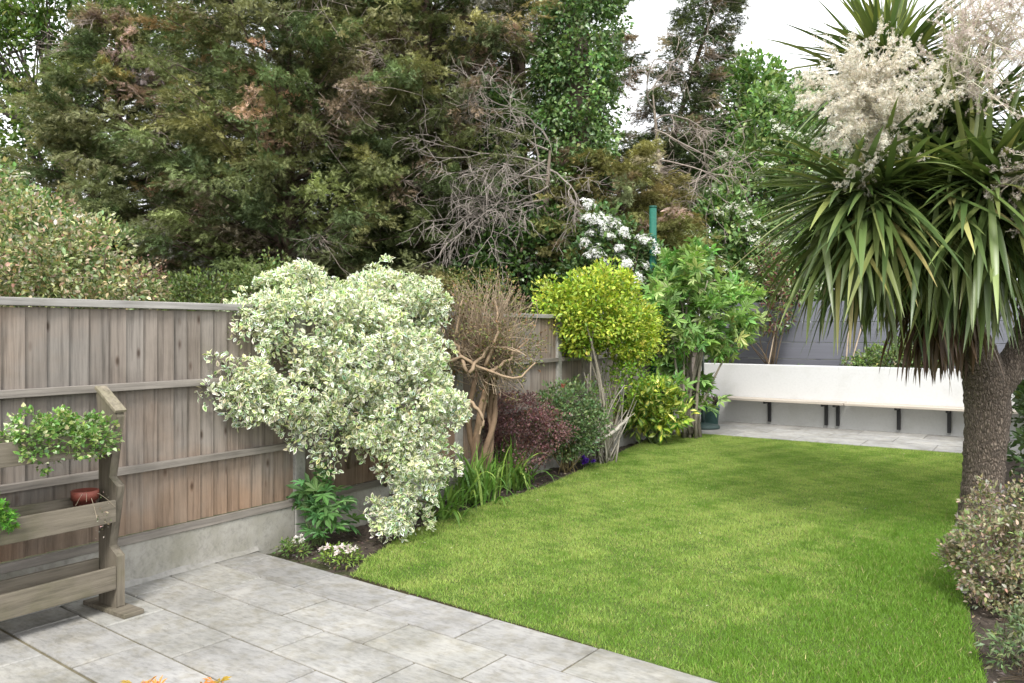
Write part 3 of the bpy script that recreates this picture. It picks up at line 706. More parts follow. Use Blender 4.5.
for px, hh, lab in ((796, .16, 'tiny seedling above the white wall near the leaning cane'),):
    b = np.array([x_at(px, 14.0), 14.0, .9]); mb = MB(); strap(mb, b, 14, hh*1.5, .02, (R(30), R(85)), SG, .2, spread=.02); o = mb.build('seedling', M_leaf, loc=b); tag(o, lab, 'plant')

# ------------------------------------------------------------------ cordyline
tb = G(981, 528); tb[2] = 0
t = thing('cabbage_palm', 'large cabbage palm with drooping sword leaves and cream flower plumes right of the lawn', 'tree', tb)
mb = MB()
def trunk(mb, pts, rads, n=30, rough=.05, col=(.2, .155, .115)):
    pts = np.array(pts); m = 90; u = np.linspace(0, len(pts)-1, m)
    # smooth resample (Catmull-Rom)
    def cr(arr):
        arr = np.asarray(arr, float); ext = np.r_[arr[:1]*2-arr[1:2], arr, arr[-1:]*2-arr[-2:-1]]
        i = np.minimum(u.astype(int), len(arr)-2); f = (u-i)
        if arr.ndim > 1: f = f[:, None]
        p0, p1, p2, p3 = ext[i], ext[i+1], ext[i+2], ext[i+3]
        return .5*((2*p1)+(-p0+p2)*f+(2*p0-5*p1+4*p2-p3)*f**2+(-p0+3*p1-3*p2+p3)*f**3)
    P = cr(pts); rr = cr(np.array(rads))
    s0 = mb.n; mb.tube(P, rr, n, col)
    V = mb.v[-1]; k = len(V)//n
    ax = np.repeat(P, n, 0); d = V - ax
    th = np.tile(np.arange(n), k)/n*6.283; zz = np.repeat(np.arange(m), n)
    nz = .6*np.sin(th*7+np.sin(zz*.31)*2.2)*np.sin(zz*.8+np.sin(th*3)*2) + .5*rng.normal(0, 1, len(V))
    mb.v[-1] = ax + d*(1+rough*nz)[:, None]
fork = W(986, 385, 6.5)
trunk(mb, [tb-np.array([0, 0, .05]), tb*.5+fork*.5*np.array([1, 1, 1])+np.array([.0, 0, -.1]), fork, W(958, 310, 6.35), W(940, 235, 6.25)], [.185, .152, .165, .12, .1])
trunk(mb, [tb+np.array([.02, .0, .6]), fork+np.array([.06, 0, -.05]), W(1025, 345, 6.5), W(1050, 260, 6.4), W(1045, 180, 6.3)], [.1, .12, .12, .11, .1])
trunk(mb, [W(950, 290, 6.32), W(900, 230, 6.0), W(872, 185, 5.75)], [.11, .1, .085])
trunk(mb, [W(944, 250, 6.28), W(955, 170, 6.3), W(935, 95, 6.4)], [.12, .1, .08])
trunk(mb, [W(1040, 250, 6.4), W(1005, 205, 5.9), W(995, 180, 5.6)], [.11, .09, .08])
def bark_palm():
    m, nt, out = mat_new('palm_bark')
    tc = N(nt, 'ShaderNodeTexCoord'); mp = N(nt, 'ShaderNodeMapping'); mp.inputs['Scale'].default_value = (1.7, 1.7, .55)
    nt.links.new(tc.outputs['Object'], mp.inputs[0])
    nz = N(nt, 'ShaderNodeTexNoise', Scale=9, Detail=4); nt.links.new(mp.outputs[0], nz.inputs['Vector'])
    ad = N(nt, 'ShaderNodeVectorMath', operation='MULTIPLY_ADD'); ad.inputs[1].default_value = (.09, .09, .09)
    nt.links.new(nz.outputs['Color'], ad.inputs[0]); nt.links.new(mp.outputs[0], ad.inputs[2])
    vo = N(nt, 'ShaderNodeTexVoronoi', Scale=34, feature='DISTANCE_TO_EDGE'); nt.links.new(ad.outputs[0], vo.inputs['Vector'])
    n2 = N(nt, 'ShaderNodeTexNoise', Scale=40, Detail=8); nt.links.new(tc.outputs['Object'], n2.inputs['Vector'])
    r = ramp(nt, [(0, (.085, .064, .048)), (.1, (.22, .175, .135)), (.5, (.34, .28, .22))]); nt.links.new(vo.outputs['Distance'], r.inputs[0])
    r2 = ramp(nt, [(.3, (.6, .6, .6)), (.7, (1.25, 1.25, 1.25))]); nt.links.new(n2.outputs[0], r2.inputs[0])
    p = N(nt, 'ShaderNodeBsdfPrincipled', Roughness=.9); nt.links.new(mul(nt, r.outputs[0], r2.outputs[0]), p.inputs['Base Color'])
    mh = N(nt, 'ShaderNodeMath', operation='MULTIPLY_ADD'); mh.inputs[1].default_value = .25; nt.links.new(n2.outputs[0], mh.inputs[0]); nt.links.new(vo.outputs['Distance'], mh.inputs[2])
    b_ = N(nt, 'ShaderNodeBump', Strength=1, Distance=.06); nt.links.new(mh.outputs[0], b_.inputs['Height']); nt.links.new(b_.outputs[0], p.inputs['Normal'])
    nt.links.new(p.outputs[0], out.inputs[0]); return m
mb.build('trunk', bark_palm(), t, smooth=True)
PG = [(4, (.085, .13, .038)), (3, (.13, .18, .055)), (2, (.2, .25, .08)), (.5, (.36, .34, .13))]
heads = [(W(868, 190, 5.8), 1.0, 1.2, 0, 1), (W(886, 72, 6.8), 1.0, 1.1, 1, .5), (W(955, 125, 6.2), 1.0, 1.0, .8, .4), (W(985, 185, 5.6), 1.0, 1.3, .1, 1), (W(1045, 170, 6.2), 1.0, 1.0, .35, 1), (W(925, 195, 6.2), 1.05, 1.3, .2, 1)]
for hp, L, dens, upr, dn in heads:
    mb = MB()
    if upr: strap(mb, hp, int(110*dens*upr), L*.85, .038, (R(35), R(88)), PG[1:3]+[(1.6, (.26, .31, .08))], .04, seg=9, spread=.05)
    strap(mb, hp, int(190*dens), L*.98, .044, (R(-32), R(34)), PG, .05, seg=10, spread=.09)
    if dn: strap(mb, hp-np.array([0, 0, .08]), int(200*dens*dn), L*1.04, .047, (R(-82), R(-14)), PG, .065, seg=10, spread=.14)
    mb.build('leaf_head', M_strap, t, smooth=True)
mb = MB()
for hp, n in ((W(938, 260, 6.25), 90), (W(950, 300, 6.35), 110), (W(925, 300, 6.2), 70), (W(1040, 260, 6.4), 60)):
    strap(mb, hp, n, .6, .04, (R(-88), R(-40)), [(3, (.11, .07, .045)), (2, (.17, .115, .075)), (1, (.26, .19, .13))], .3, seg=6, spread=.09)
mb.build('dead_leaf_skirt', M_leaf, t, smooth=True)
def plume(c, axis, L, nb, nsub, per, fs, colr, droop=.1, round_=.5):
    """flower plume: a stalk with side branches, each set with hundreds of tiny flowers"""
    st = MB(); fl = MB(); axis = unit(np.asarray(axis, float)); sc_ = np.array([.55, .52, .38])
    base_ = c - axis*L*.55; st.tube([base_, c, c+axis*L*.35], [.014, .009, .003], 6, sc_)
    pts = []
    for i in range(nb):
        s = rng.uniform(.25, .8); o = base_ + axis*L*s
        d = unit(unit(rng.normal(size=3)) + axis*(1-round_)); bl = L*rng.uniform(.3, .62)
        e_ = o + d*bl + np.array([0, 0, -droop*bl]); mid = (o+e_)/2+np.array([0, 0, .06*bl]); B_ = bez(o, mid, e_, 9)
        st.tube(B_, np.linspace(.004, .0012, 9), 3, sc_)
        for k in range(nsub):
            f = rng.uniform(.25, 1); q = B_[min(8, int(f*8.99))]; d2 = unit(d*.9 + rng.normal(0, .5, 3)); l2 = bl*rng.uniform(.14, .3)
            s2 = rng.random(per)[:, None]; pts.append(q + d2*l2*s2 + rng.normal(0, .007, (per, 3)))
            st.tube([q, q+d2*l2], [.0018, .0008], 3, sc_)
    pts = np.concatenate(pts); n = len(pts)
    place(fl, T_star, pts, rnd(n), rnd(n), fs*rng.uniform(.6, 1.3, n), [colours(n, colr, .1, .03)])
    p_ = st.build('flower_plume', M_twig, t); fl.build('blossom', M_petal, p_)
WHT = [(4, (.85, .8, .69)), (2, (.76, .68, .56)), (1, (.88, .86, .8))]
PNK = [(3, (.64, .54, .5)), (3, (.76, .69, .64)), (1, (.48, .36, .33))]
plume(W(870, 104, 5.35), (-.25, -.35, .5), .76, 125, 15, 19, .0105, WHT)
plume(W(965, 45, 5.5), (.25, -.1, .5), 1.05, 62, 10, 14, .0098, PNK, .25)
plume(W(1015, 15, 5.4), (.3, -.1, .4), .9, 50, 9, 12, .0098, PNK, .25)
plume(W(1030, 170, 5.1), (.3, -.3, .1), .5, 34, 8, 11, .009, PNK, .3)

# plants on the right
b = np.array([.08, 5.0, 0])
PK = [(3, (.3, .25, .18)), (2, (.42, .36, .29)), (2.5, (.24, .25, .13)), (2, (.2, .26, .1))]
ee = lambda px, py, Z, r: (W(px, py, Z), np.array(r))
shrub('weigela_bush', 'pinkish brown small-leaved bush at the foot of the cabbage palm', 'bush', W(1000, 330, 4.9)*np.array([1, 1, 0]),
      [ee(1000, 545, 4.7, (.3, .3, .25)), ee(985, 570, 4.7, (.22, .25, .18)), ee(1010, 510, 4.8, (.25, .25, .2)), ee(1020, 590, 4.6, (.25, .3, .22)), ee(1060, 540, 4.7, (.35, .4, .4)), ee(972, 560, 4.75, (.13, .15, .08)), ee(985, 610, 4.65, (.12, .15, .08))], 420, .07, 26, T_oval, .03, PK, nst=40, r0=.005, stemcol=(.2, .14, .1), jit=.28)
b = G(1015, 672); b[2] = 0
shrub('grey_leaved_plant', 'small grey-green plant at the patio end of the right bed', 'plant', b, [(b+np.array([.05, 0, .12]), (.17, .17, .15)), (b+np.array([.2, .1, .2]), (.2, .2, .2))], 90, .06, 22, T_long, .04, [(3, (.13, .18, .08)), (2, (.2, .25, .12))], nst=14, r0=.003)
shrub('laurel_hedge', 'dark green evergreen hedge behind the trunk of the cabbage palm', 'hedge', (.3, 10.5, 0),
      [(np.array([.2, 9.3, .75]), (.5, 1.0, .9)), (np.array([.3, 10.8, .9]), (.6, 1.1, 1.0)), (np.array([.45, 12.3, .9]), (.55, 1.1, .9))], 500, .2, 26, T_oval, .09, [(3, (.05, .09, .025)), (2, (.08, .13, .04))], nst=16, r0=.02)
# young maple by the camera, only its tips in frame
b = W(178, 330, 1.95); b[2] = .024
t = thing('japanese_maple', 'young maple with orange and yellow leaf tips at the bottom edge of the patio', 'tree', b)
tip = [W(140, 694, 1.95), W(212, 695, 1.97), W(175, 720, 1.95), W(110, 740, 1.9), W(240, 735, 2.0), W(160, 760, 2.05), W(200, 790, 1.9), W(130, 800, 2.0), W(225, 830, 1.95)]
mb = MB(); stems(mb, b, tip, .006, (.2, .1, .07), .01, .03, 5); mb.build('stems', M_twig, t, smooth=True)
mb = MB(); P = np.repeat(np.array(tip), 12, 0); P = P + rng.normal(0, .028, P.shape)*np.array([1, 1, .4]); P[:, 2] = np.minimum(P[:, 2], np.repeat(np.array(tip)[:, 2], 12)+.02)
n = len(P); place(mb, T_maple, P, rnd(n)*np.array([1, 1, .3])+np.array([0, 0, .15]), rnd(n)*.4+np.array([0, 0, 1]), .045*rng.uniform(.7, 1.2, n), [colours(n, [(3, (.62, .3, .1)), (2, (.6, .42, .12)), (1, (.4, .4, .1))], .15)]); mb.build('foliage', M_leaf, t)

# ------------------------------------------------------------------ beyond the fence
b = W(60, 330, 8.2); b[2] = 0
t, P, O = shrub('flowering_hedge_shrub', 'large pale flowering shrub above the left end of the fence', 'shrub', b,
      [ee(20, 245, 8.0, (.6, .6, .55)), ee(75, 262, 8.0, (.5, .5, .4)), ee(95, 250, 8.1, (.25, .3, .25)), ee(-40, 235, 8.2, (.8, .7, .8)), ee(60, 330, 8.2, (.9, .6, .5)), ee(130, 290, 8.2, (.35, .4, .2))], 560, .16, 30, T_oval, .055,
      [(3, (.16, .22, .08)), (3, (.3, .34, .16)), (2.5, (.52, .48, .32)), (.7, (.5, .36, .28))], nst=20, r0=.02)
b = W(15, 330, 9.5); b[2] = 0
t, P, O = shrub('elder_bush', 'green bush with flat cream flower heads behind the pale flowering shrub', 'bush', b,
      [ee(15, 225, 9.5, (.6, .5, .45)), ee(-40, 200, 9.6, (.8, .6, .6)), ee(60, 250, 9.5, (.6, .5, .4)), ee(20, 300, 9.5, (1.0, .5, .6))], 330, .18, 24, T_oval, .08, [(3, (.1, .18, .05)), (2, (.16, .26, .07))], nst=14, r0=.02)
def umbels(t, P, O, n, r, colr, name='flower_head', sel=None, fs=.03, m=60, flat=.22):
    """flower heads of one plant: copies of one small mesh"""
    me = MB(); d = rng.normal(0, .5, (m, 3))*r*np.array([1, 1, flat]); V = [[0, 0, -r*.5]]; f3 = []; f4 = []
    for c in d:                                # four petals round each floret centre, all on one stalk point
        k = len(V); V.append(c); a0 = rng.uniform(0, 6); nn = unit(c+np.array([0, 0, r])+rng.normal(0, .3*r, 3)); ux = unit(np.cross(nn, [.3, .9, .1])); uy = np.cross(nn, ux)
        for q in range(4):
            for da, rr in ((-.5, .6), (0, 1), (.5, .6)):
                a = a0+q*1.571+da; V.append(c + fs*rr*rng.uniform(.8, 1.1)*(ux*math.cos(a)+uy*math.sin(a)) + nn*fs*.12)
            f4.append([k, k+1+3*q, k+2+3*q, k+3+3*q])
        f3.append([0, k, k+1])
    me.add(V, [np.array(f4), np.array(f3)], [colours(len(f4), [(1, colr)], .08, .03), np.tile([.2, .28, .1], (len(f3), 1))])
    ob = me.build(name, M_petal, loc=(0, 0, 0)); first = True
    cam = np.array([0, 0, H]); score = np.einsum('ij,ij->i', O, unit(cam-P)) + .6*O[:, 2]
    idx = np.argsort(-score + rng.random(len(P))*2.2)[:n]
    for i in idx:
        o = ob if first else ob.copy()
        if not first: COL.objects.link(o)
        first = False; o.parent = t
        p = P[i] + O[i]*.12 + np.array([0, 0, .05]) - np.array(t['_o']); o.location = p
        o.rotation_euler = (rng.normal(0, .35), rng.normal(0, .35), rng.uniform(0, 6)); o.scale = [rng.uniform(.7, 1.25)]*3
umbels(t, P, O, 34, .09, (.75, .72, .6))
b = W(195, 330, 9.2); b[2] = 0
shrub('hedge_top', 'low mid-green hedge showing just above the fence beside the variegated bush', 'hedge', b,
      [ee(180, 296, 9.2, (.5, .4, .22)), ee(225, 290, 9.2, (.45, .4, .22)), ee(270, 285, 9.3, (.5, .4, .3)), ee(200, 330, 9.2, (1.1, .4, .4))], 300, .12, 24, T_dia, .05, [(3, (.1, .15, .04)), (2, (.16, .21, .065))], nst=14, r0=.015)
b = W(158, 330, 9.8); b[2] = 0
shrub('dry_bush', 'withered brown bush between the pale shrub and the low hedge beyond the fence', 'bush', b, [ee(145, 278, 9.8, (.2, .2, .22)), ee(150, 295, 9.8, (.25, .2, .2))], 90, .1, 20, T_dia, .04, [(3, (.19, .13, .09)), (2, (.28, .21, .16))], nst=20, r0=.008)

def conifer(label, px, Z, h, Rr, nb, z0=.6, pw=.8, lean=(0, 0), brown=.12, base_cols=None, tone=1.0, name='conifer_tree', bare=.07, up=(.05, .55), fl=.135, pl=(3, 6), tr=.22):
    b = W(px, 330, Z); b[2] = 0
    t = thing(name, label, 'tree', b, 'conifers beyond the fence')
    lean = np.array([lean[0]*RT[0], lean[0]*RT[1], 0])
    def axis(z): return b + np.array([0, 0, z]) + lean*(z/h)**1.5
    tk = MB(); zz = np.linspace(-.05, h*.97, 12)
    tk.tube([axis(z) for z in np.maximum(zz, 0)-.03], np.linspace(tr, .03, 12)*h/9, 9, (.14, .1, .075))
    mb = MB(); Pp = []; Dd = []; Nn = []; Cc = []; Ss = []
    bcols = base_cols or [(3, (.105, .14, .06)), (3, (.165, .19, .085)), (2, (.235, .245, .12))]
    camd = unit(np.r_[-b[:2], 0])
    nb = int(nb*.92)
    for i in range(nb):
        f = ((i + rng.random())/nb)**1.03; z = z0 + (h-z0)*f
        prof_ = (1-f)**pw*(.72+.28*min(1, f*6))
        az = i*2.39996 + rng.normal(0, .5); d0 = np.array([math.cos(az), math.sin(az), 0])
        if d0 @ camd < -.35 and rng.random() < .6: continue
        L = Rr*prof_*rng.uniform(.55, 1.2)+.3
        tilt = rng.uniform(*up)
        o = axis(z); tip = o + d0*L + np.array([0, 0, L*tilt]); mid = o + d0*L*.55 + np.array([0, 0, L*(tilt*.25+.12)])
        B_ = bez(o, mid, tip, 9); lat = np.array([-d0[1], d0[0], 0])
        q = rng.random(); col_ = colours(1, bcols, .22, .06)[0]
        dead = q < bare
        tk.tube(B_, np.linspace(.03, .006, 9)*min(1, L/1.5), 4, (.34, .29, .25) if dead else (.13, .095, .075))
        if dead:
            for k in range(int(14+10*L)):
                a = B_[rng.integers(3, 9)]; dd = unit(d0*.8 + lat*rng.normal(0, .6)+np.array([0, 0, rng.normal(-.2, .3)])); l = rng.uniform(.25, .8)
                c1_ = bez(a, a+dd*l*.5+rng.normal(0, .05, 3), a+dd*l+np.array([0, 0, -.1*l]), 5)
                tk.tube(c1_, [.007, .006, .005, .004, .003], 3, np.array([.37, .31, .27])*rng.uniform(.75, 1.2))
                for k2 in range(3):
                    a2 = c1_[rng.integers(1, 5)]; d2 = unit(dd + rng.normal(0, .6, 3)); tk.tube([a2, a2+d2*l*.4], [.004, .002], 3, (.36, .3, .26))
            if rng.random() < .6: continue
            col_ = np.array([.26, .2, .145])
        elif q < bare+brown: col_ = colours(1, [(3, (.28, .235, .17)), (4, (.255, .235, .125)), (1, (.34, .29, .24))], .15)[0]
        npl = rng.integers(*pl) + int(L*4.5)
        for k in range(npl):
            s = rng.uniform(.22, 1.0) if k else 1.0
            a = B_[min(8, int(s*8.5))]; sd_ = rng.normal(0, .55)
            ax = unit(d0*.85 + lat*sd_ + np.array([0, 0, .12 + rng.normal(0, .2)]))
            pl_ = (.35 + .5*(1-s) + .25*rng.random())*min(1.15, .55+L*.3); m = 46
            ss = np.linspace(0, 1, m)**.8
            Pp.append(a + ax*pl_*ss[:, None] + rng.normal(0, 1, (m, 3))*(.02+.07*(1-ss))[:, None]*np.array([1, 1, .6]) + np.array([0, 0, -.2*pl_])*(ss**2)[:, None])
            Dd.append(ax*.85 + rng.normal(0, .45, (m, 3)) + np.array([0, 0, -.12]))
            Nn.append(rng.normal(0, .4, (m, 3)) + np.array([0, 0, 1]))
            Cc.append(np.repeat((col_*np.exp(rng.normal(0, .18)))[None], m, 0)); Ss.append(np.full(m, fl)*(1.1-.45*ss))
    P = np.concatenate(Pp); n = len(P); S = np.concatenate(Ss)*rng.uniform(.7, 1.3, n)
    Cl = np.concatenate(Cc)*np.exp(rng.normal(0, .14, (n, 1)))*tone*1.22
    keep = P[:, 2] > .2
    place(mb, T_frond, P[keep], np.concatenate(Dd)[keep], np.concatenate(Nn)[keep], S[keep], [Cl[keep]])
    tk.build('trunk', M_bark, t, smooth=True); mb.build('crown', M_needle, t)
    return t
conifer('broad dark conifer left of centre, rising behind the pale flowering shrub', 118, 15.0, 7.5, 2.5, 330, pw=.8)
conifer('tall bushy conifer with brown sprays, directly behind the big variegated bush', 285, 14.4, 11.0, 2.8, 480, pw=.65, brown=.14)
conifer('tall conifer with rusty dead patches, left of the ivy-clad tree', 425, 15.4, 12.0, 2.8, 450, pw=.6, brown=.18)
conifer('small dark conifer between the two tallest conifers and the fence', 205, 16.8, 8.2, 2.3, 280, pw=.75)
conifer('shortest conifer, behind the pale flowering shrub and the elder bush', -60, 15.5, 5.6, 2.4, 240, pw=.6)
conifer('dark conifer standing furthest back behind the brown-patched one', 365, 20, 12.5, 3.2, 330, pw=.5, tone=.9, fl=.19)
conifer('dark conifer in the shade close behind the ivy-clad tree', 520, 18.5, 12.5, 2.9, 320, pw=.5, tone=.9, fl=.18)
conifer('shaggy olive conifer bough tree right of the ivy-clad trunk', 618, 14.0, 4.6, 1.25, 130, z0=1.9, pw=.5, brown=.2, bare=.1, base_cols=[(3, (.15, .155, .055)), (2, (.2, .19, .075))])
conifer('slim dark conifer leaning to the right against the white sky', 625, 17.0, 9.4, .55, 300, z0=2.2, pw=.7, lean=(2.2, 0), brown=.08, bare=.16, base_cols=[(3, (.08, .11, .05)), (2, (.12, .15, .065))], fl=.13, pl=(2, 4), up=(.3, 1.0), tr=.09)

# ivy-clad tree
b = W(575, 330, 14.6); b[2] = 0
t = thing('ivy_clad_tree', 'tall tree trunk wholly clad in glossy green ivy', 'tree', b)
mb = MB(); mb.tube([b+np.array([0, 0, -.03]), b+np.array([.1, 0, 3]), b+np.array([0, .1, 6]), b+np.array([0, 0, 10.5])], [.32, .27, .22, .12], 12, (.13, .1, .08)); mb.build('trunk', M_bark, t, smooth=True)
IV = [(W(576, y, 14.5), (rx, .75, .62)) for y, rx in ((-70, .75), (-35, .82), (0, .85), (35, .86), (70, .82), (105, .76), (140, .72), (175, .6), (215, .55), (250, .55))]
IVC = [(3, (.09, .165, .045)), (3, (.14, .235, .075)), (2, (.21, .31, .12))]
mb = MB(); P, O = foliage(mb, IV, 620, .24, 42, T_ivy, .09, IVC, up=.2, droop=.5, clumpjit=.25); mb.build('ivy', M_leafgloss, t)
b = W(525, 330, 13.4); b[2] = 0
shrub('ivy_thicket', 'dark green ivy thicket above the fence behind the twisted climber', 'bush', b, [ee(525, 262, 13.4, (.75, .6, .6)), ee(505, 235, 13.5, (.5, .5, .5)), ee(555, 245, 13.5, (.5, .5, .7)), ee(470, 285, 13.3, (.7, .5, .45)), ee(540, 300, 13.3, (1.1, .5, .6)), ee(500, 130, 14.3, (.55, .5, .6)), ee(495, 190, 14.2, (.4, .5, .5))], 620, .2, 24, T_ivy, .09, [(3, (.04, .085, .02)), (2, (.07, .13, .03)), (1, (.11, .18, .05))], nst=20, r0=.03, mat=M_leafgloss)

# tangle of dead branches
def grow(mb, p, d, L, r, lev, col, droop=.1, kids=4, spread=.75, tips=None):
    n = 6; pts = [p]; dd = d.copy()
    for i in range(n):
        dd = unit(dd + rng.normal(0, .17, 3) + np.array([0, 0, -droop*.25])); pts.append(pts[-1] + dd*L/n)
    pts = np.array(pts); mb.tube(pts, np.linspace(r, r*.45, n+1), 4 if r < .02 else 6, np.array(col)*rng.uniform(.8, 1.2), cap=False)
    if tips is not None and lev <= 1: tips.append(pts[-1]); tips.append(pts[3])
    if lev == 0: return
    for k in range(kids):
        q = pts[rng.integers(2, n+1)]; nd = unit(dd + rng.normal(0, spread, 3))
        grow(mb, q, nd, L*rng.uniform(.45, .72), max(r*.5, .0045), lev-1, col, droop, kids, spread, tips)
b = W(540, 330, 13.2); b[2] = 0
t = thing('dead_tree', 'leafless dead tree of tangled pale grey branches before the ivy-clad tree', 'tree', b)
mb = MB(); mb.tube([b-np.array([0, 0, .03]), W(545, 250, 13.3), W(546, 200, 13.5), W(550, 150, 13.8)], [.1, .08, .05, .02], 8, (.16, .13, .1)); mb.build('trunk', M_bark, t, smooth=True)
mb = MB(); lc = RT
def dirp(a, up): return unit(np.array([RT[0]*a - FW[0]*.35, RT[1]*a - FW[1]*.35, up]))
for px, py, a, up, L in ((545, 165, -1, .55, 1.4), (548, 175, -1, -.1, 1.5), (545, 200, -1, -.3, 1.3), (548, 150, -.8, .2, 1.5), (550, 185, -.5, -.6, 1.3), (546, 160, -1, .05, 1.6), (548, 140, -.5, .7, 1.0), (550, 170, .3, -.3, 1.0), (548, 205, -.8, -.1, 1.2), (546, 180, -1, .3, 1.3)):
    grow(mb, W(px, py, 13.5), dirp(a, up), L, .017, 3, (.31, .27, .24), .3, 5)
mb.build('branches', M_twig, t)
b = W(665, 330, 14.2); b[2] = 0
t = thing('dead_tree', 'leafless dead branches drooping right of the ivy-clad tree', 'tree', b)
mb = MB(); mb.tube([b-np.array([0, 0, .03]), W(668, 230, 14.3), W(658, 150, 14.6), W(653, 95, 14.8)], [.08, .06, .04, .012], 8, (.2, .165, .13)); mb.build('trunk', M_bark, t, smooth=True)
mb = MB()
for px, py, a, up, L in ((655, 130, .8, -.3, 1.3), (660, 160, 1, -.35, 1.3), (655, 110, -.5, .4, 1.0), (664, 190, .8, .0, 1.2), (655, 120, .6, .5, 1.0), (660, 170, -.6, -.2, .9), (652, 90, .2, .6, 1.0)):
    grow(mb, W(px, py, 14.5), dirp(a, up), L, .017, 3, (.33, .28, .24), .3, 4)
mb.build('branches', M_twig, t)

# broadleaf trees
def broad(name, label, px, Z, h, ells, nc, rc, per, tpl, size, cols, r0=.16, group=None, bark=(.12, .1, .085), **kw):
    b = W(px, 330, Z); b[2] = 0
    t = thing(name, label, 'tree', b, group)
    mb = MB(); P, O = foliage(mb, ells, nc, rc, per, tpl, size, cols, **kw); mb.build('crown', M_leaf, t)
    tk = MB(); c = np.mean([e_[0] for e_ in ells], axis=0); top = np.array([b[0]*.4+c[0]*.6, b[1]*.4+c[1]*.6, c[2]])
    ax = bez(b-np.array([0, 0, .03]), np.array([b[0], b[1], c[2]*.5]), top, 8); tk.tube(ax, np.linspace(r0, r0*.4, 8), 9, bark)
    for e_ in ells:
        s = ax[rng.integers(3, 7)]; m = (s+e_[0])/2; m[2] -= .25
        L_ = bez(s, m, e_[0], 8); tk.tube(L_, np.linspace(r0*.45, r0*.14, 8), 6, bark)
        near = P[np.argsort(np.linalg.norm(P-e_[0], axis=1))[:30]]
        for p in near[::2]:
            q = L_[rng.integers(3, 8)]; tk.tube(bez(q, (q+p)/2+rng.normal(0, .12, 3), p, 5), np.linspace(r0*.12, .006, 5), 4, bark)
    tk.build('trunk', M_bark, t, smooth=True)
    return t, P, O
LG = [(3, (.075, .14, .025)), (3, (.12, .2, .04)), (1.5, (.19, .27, .07))]
broad('ash_tree', 'airy pale green broadleaf tree with sky showing through, behind the broad dark conifer', 70, 23, 12,
      [ee(x, y, 23, (r, r, r*.75)) for x, y, r in ((20, 50, 1.5), (90, 15, 1.6), (150, 30, 1.3), (-40, 20, 1.7), (30, -20, 1.8), (100, 80, 1.3), (20, 120, 1.4), (110, -40, 1.8), (-30, 90, 1.6), (185, 5, .9), (70, 140, 1.3))], 560, .42, 26, T_dia, .2, LG, r0=.3)
broad('broadleaf_tree', 'rounded mid-green broadleaf tree right of the leaning conifer', 740, 20, 8,
      [ee(x, y, 20, (r, r, r*.8)) for x, y, r in ((735, 110, 1.1), (755, 85, .8), (705, 150, .9), (770, 130, .9), (740, 165, 1.1), (800, 105, .9), (820, 140, 1.2), (700, 200, .9))], 620, .32, 34, T_oval, .15, [(3, (.1, .19, .05)), (2, (.15, .26, .07)), (1, (.21, .32, .1))], r0=.2)
t, P, O = broad('elder_tree', 'light green elder with flat white flower heads behind the grey fence', 770, 16.6, 6,
      [ee(x, y, 16.6 - .3*(k % 2), (r, r, r*.8)) for k, (x, y, r) in enumerate(((780, 120, .8), (800, 170, 1.0), (745, 190, .9), (720, 235, .9), (760, 250, 1.0), (700, 265, .7), (810, 230, 1.1), (840, 140, 1.0), (790, 285, .9), (720, 290, .8), (860, 230, 1.2), (850, 290, 1.1)))], 850, .3, 30, T_oval, .135, [(3, (.14, .25, .07)), (3, (.21, .33, .11)), (1, (.3, .41, .17))], r0=.14)
umbels(t, P, O, 95, .2, (.78, .8, .68), fs=.045, flat=.3)
b = W(612, 330, 12.5); b[2] = 0
t, P, O = shrub('snowball_bush', 'green bush covered in round white flower clusters beside the green post', 'bush', b,
      [ee(612, 250, 12.5, (.5, .4, .5)), ee(600, 225, 12.5, (.28, .3, .3)), ee(640, 265, 12.5, (.4, .3, .35)), ee(590, 268, 12.5, (.35, .3, .4)), ee(612, 300, 12.5, (.7, .4, .6))], 220, .18, 18, T_oval, .09, [(3, (.08, .15, .05)), (2, (.13, .21, .07))], nst=16, r0=.02)
umbels(t, P, O, 46, .07, (.88, .88, .84), fs=.036, m=70, flat=.8)
b = W(653, 330, 12.3); b[2] = 0
t = thing('green_post', 'teal-green painted round metal post rising behind the fence near the snowball bush', 'post', b)
mb = MB(); topz = W(653, 208, 12.3)[2]; mb.tube([b-np.array([0, 0, .03]), b+np.array([0, 0, topz])], .055, 16, (.02, .12, .085)); mb.build('tube', M_metal, t, smooth=True)
mb = MB(); lathe(mb, b+np.array([0, 0, topz]), [(.058, 0), (.058, .03), (.001, .035)], 16, (.018, .09, .07)); mb.build('end_cap', M_metal, t, smooth=True)

# far wood closing the view
mb = MB()
fw = [W(px, 290+rng.uniform(-25, 10), rng.uniform(27, 36)) for px in range(-500, 1600, 45)]
foliage(mb, [(p, (1.9, 1.9, rng.uniform(2, 3.4))) for p in fw], 1500, .6, 22, T_dia, .4, [(3, (.04, .075, .02)), (2, (.06, .1, .03))])
tag(mb.build('far_woodland', M_leaf), 'dark band of woodland foliage far behind the garden trees', 'woodland', kind='stuff')

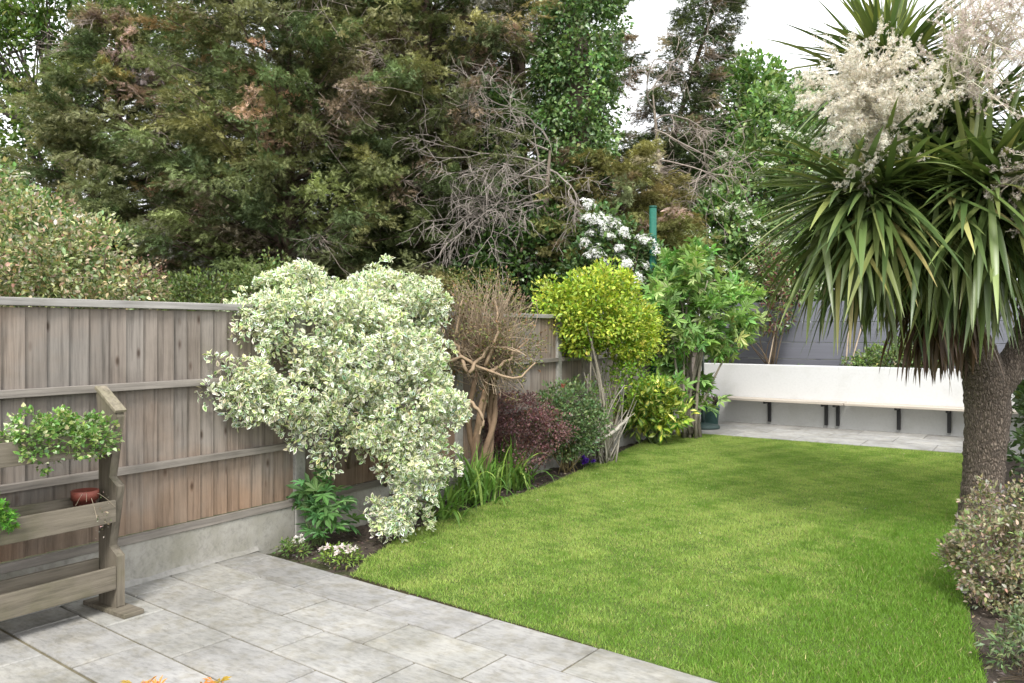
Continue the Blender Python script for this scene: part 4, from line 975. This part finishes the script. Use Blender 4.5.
# ------------------------------------------------------------------ light, sky, camera
w_ = bpy.data.worlds.new('World'); scene.world = w_; w_.use_nodes = True
nt = w_.node_tree; nt.nodes.clear()
SUN_EL, SUN_AZ = R(47), R(150)               # azimuth clockwise from +Y
sky = N(nt, 'ShaderNodeTexSky', sky_type='NISHITA'); sky.sun_disc = False; sky.sun_elevation = SUN_EL; sky.sun_rotation = SUN_AZ; sky.dust_density = 4; sky.air_density = 1.0; sky.ozone_density = 1.0
bw = N(nt, 'ShaderNodeRGBToBW'); nt.links.new(sky.outputs[0], bw.inputs[0])
cr_ = N(nt, 'ShaderNodeCombineColor')
for i in range(3): nt.links.new(bw.outputs[0], cr_.inputs[i])
cn = N(nt, 'ShaderNodeTexNoise', Scale=2.2, Detail=5); tcw = N(nt, 'ShaderNodeTexCoord'); nt.links.new(tcw.outputs['Generated'], cn.inputs['Vector'])
crp = ramp(nt, [(.3, (.62, .64, .67)), (.65, (.8, .805, .81))]); nt.links.new(cn.outputs[0], crp.inputs[0])
vm = N(nt, 'ShaderNodeVectorMath', operation='SCALE', Scale=9.0); nt.links.new(crp.outputs[0], vm.inputs[0])
hz = mul(nt, mul(nt, sky.outputs[0], cr_.outputs[0], .6, 'MIX'), vm.outputs[0], .85, 'MIX')   # bright cloud cover over the sky
bg = N(nt, 'ShaderNodeBackground', Strength=.15); nt.links.new(hz, bg.inputs[0])
wo = N(nt, 'ShaderNodeOutputWorld'); nt.links.new(bg.outputs[0], wo.inputs[0])
ld = bpy.data.lights.new('sun', 'SUN'); ld.energy = 1.5; ld.angle = R(14); ld.color = (1, .96, .9)
lo_ = bpy.data.objects.new('sun', ld); COL.objects.link(lo_)
dv = Vector((math.sin(SUN_AZ)*math.cos(SUN_EL), math.cos(SUN_AZ)*math.cos(SUN_EL), math.sin(SUN_EL)))
lo_.rotation_euler = dv.to_track_quat('Z', 'Y').to_euler(); lo_.location = dv*30
cd = bpy.data.cameras.new('camera'); cd.sensor_width = 36; cd.lens = F/1024*36; cd.clip_end = 600; cd.clip_start = .05
cd.shift_y = -(341.5-HY)/1024
co = bpy.data.objects.new('camera', cd); COL.objects.link(co); co.location = (0, 0, H); co.rotation_euler = (R(90), 0, YAW)
scene.camera = co
vs = scene.view_settings; scene.display_settings.display_device = 'sRGB'
vs.view_transform = 'Standard'; vs.look = 'None'; vs.exposure = 1.15; vs.gamma = 1; vs.use_curve_mapping = False
cy = scene.cycles; cy.max_bounces = 6; cy.diffuse_bounces = 3; cy.glossy_bounces = 2; cy.transmission_bounces = 3; cy.transparent_max_bounces = 4
cy.caustics_reflective = False; cy.caustics_refractive = False
for o in bpy.data.objects:
    if '_o' in o: del o['_o']
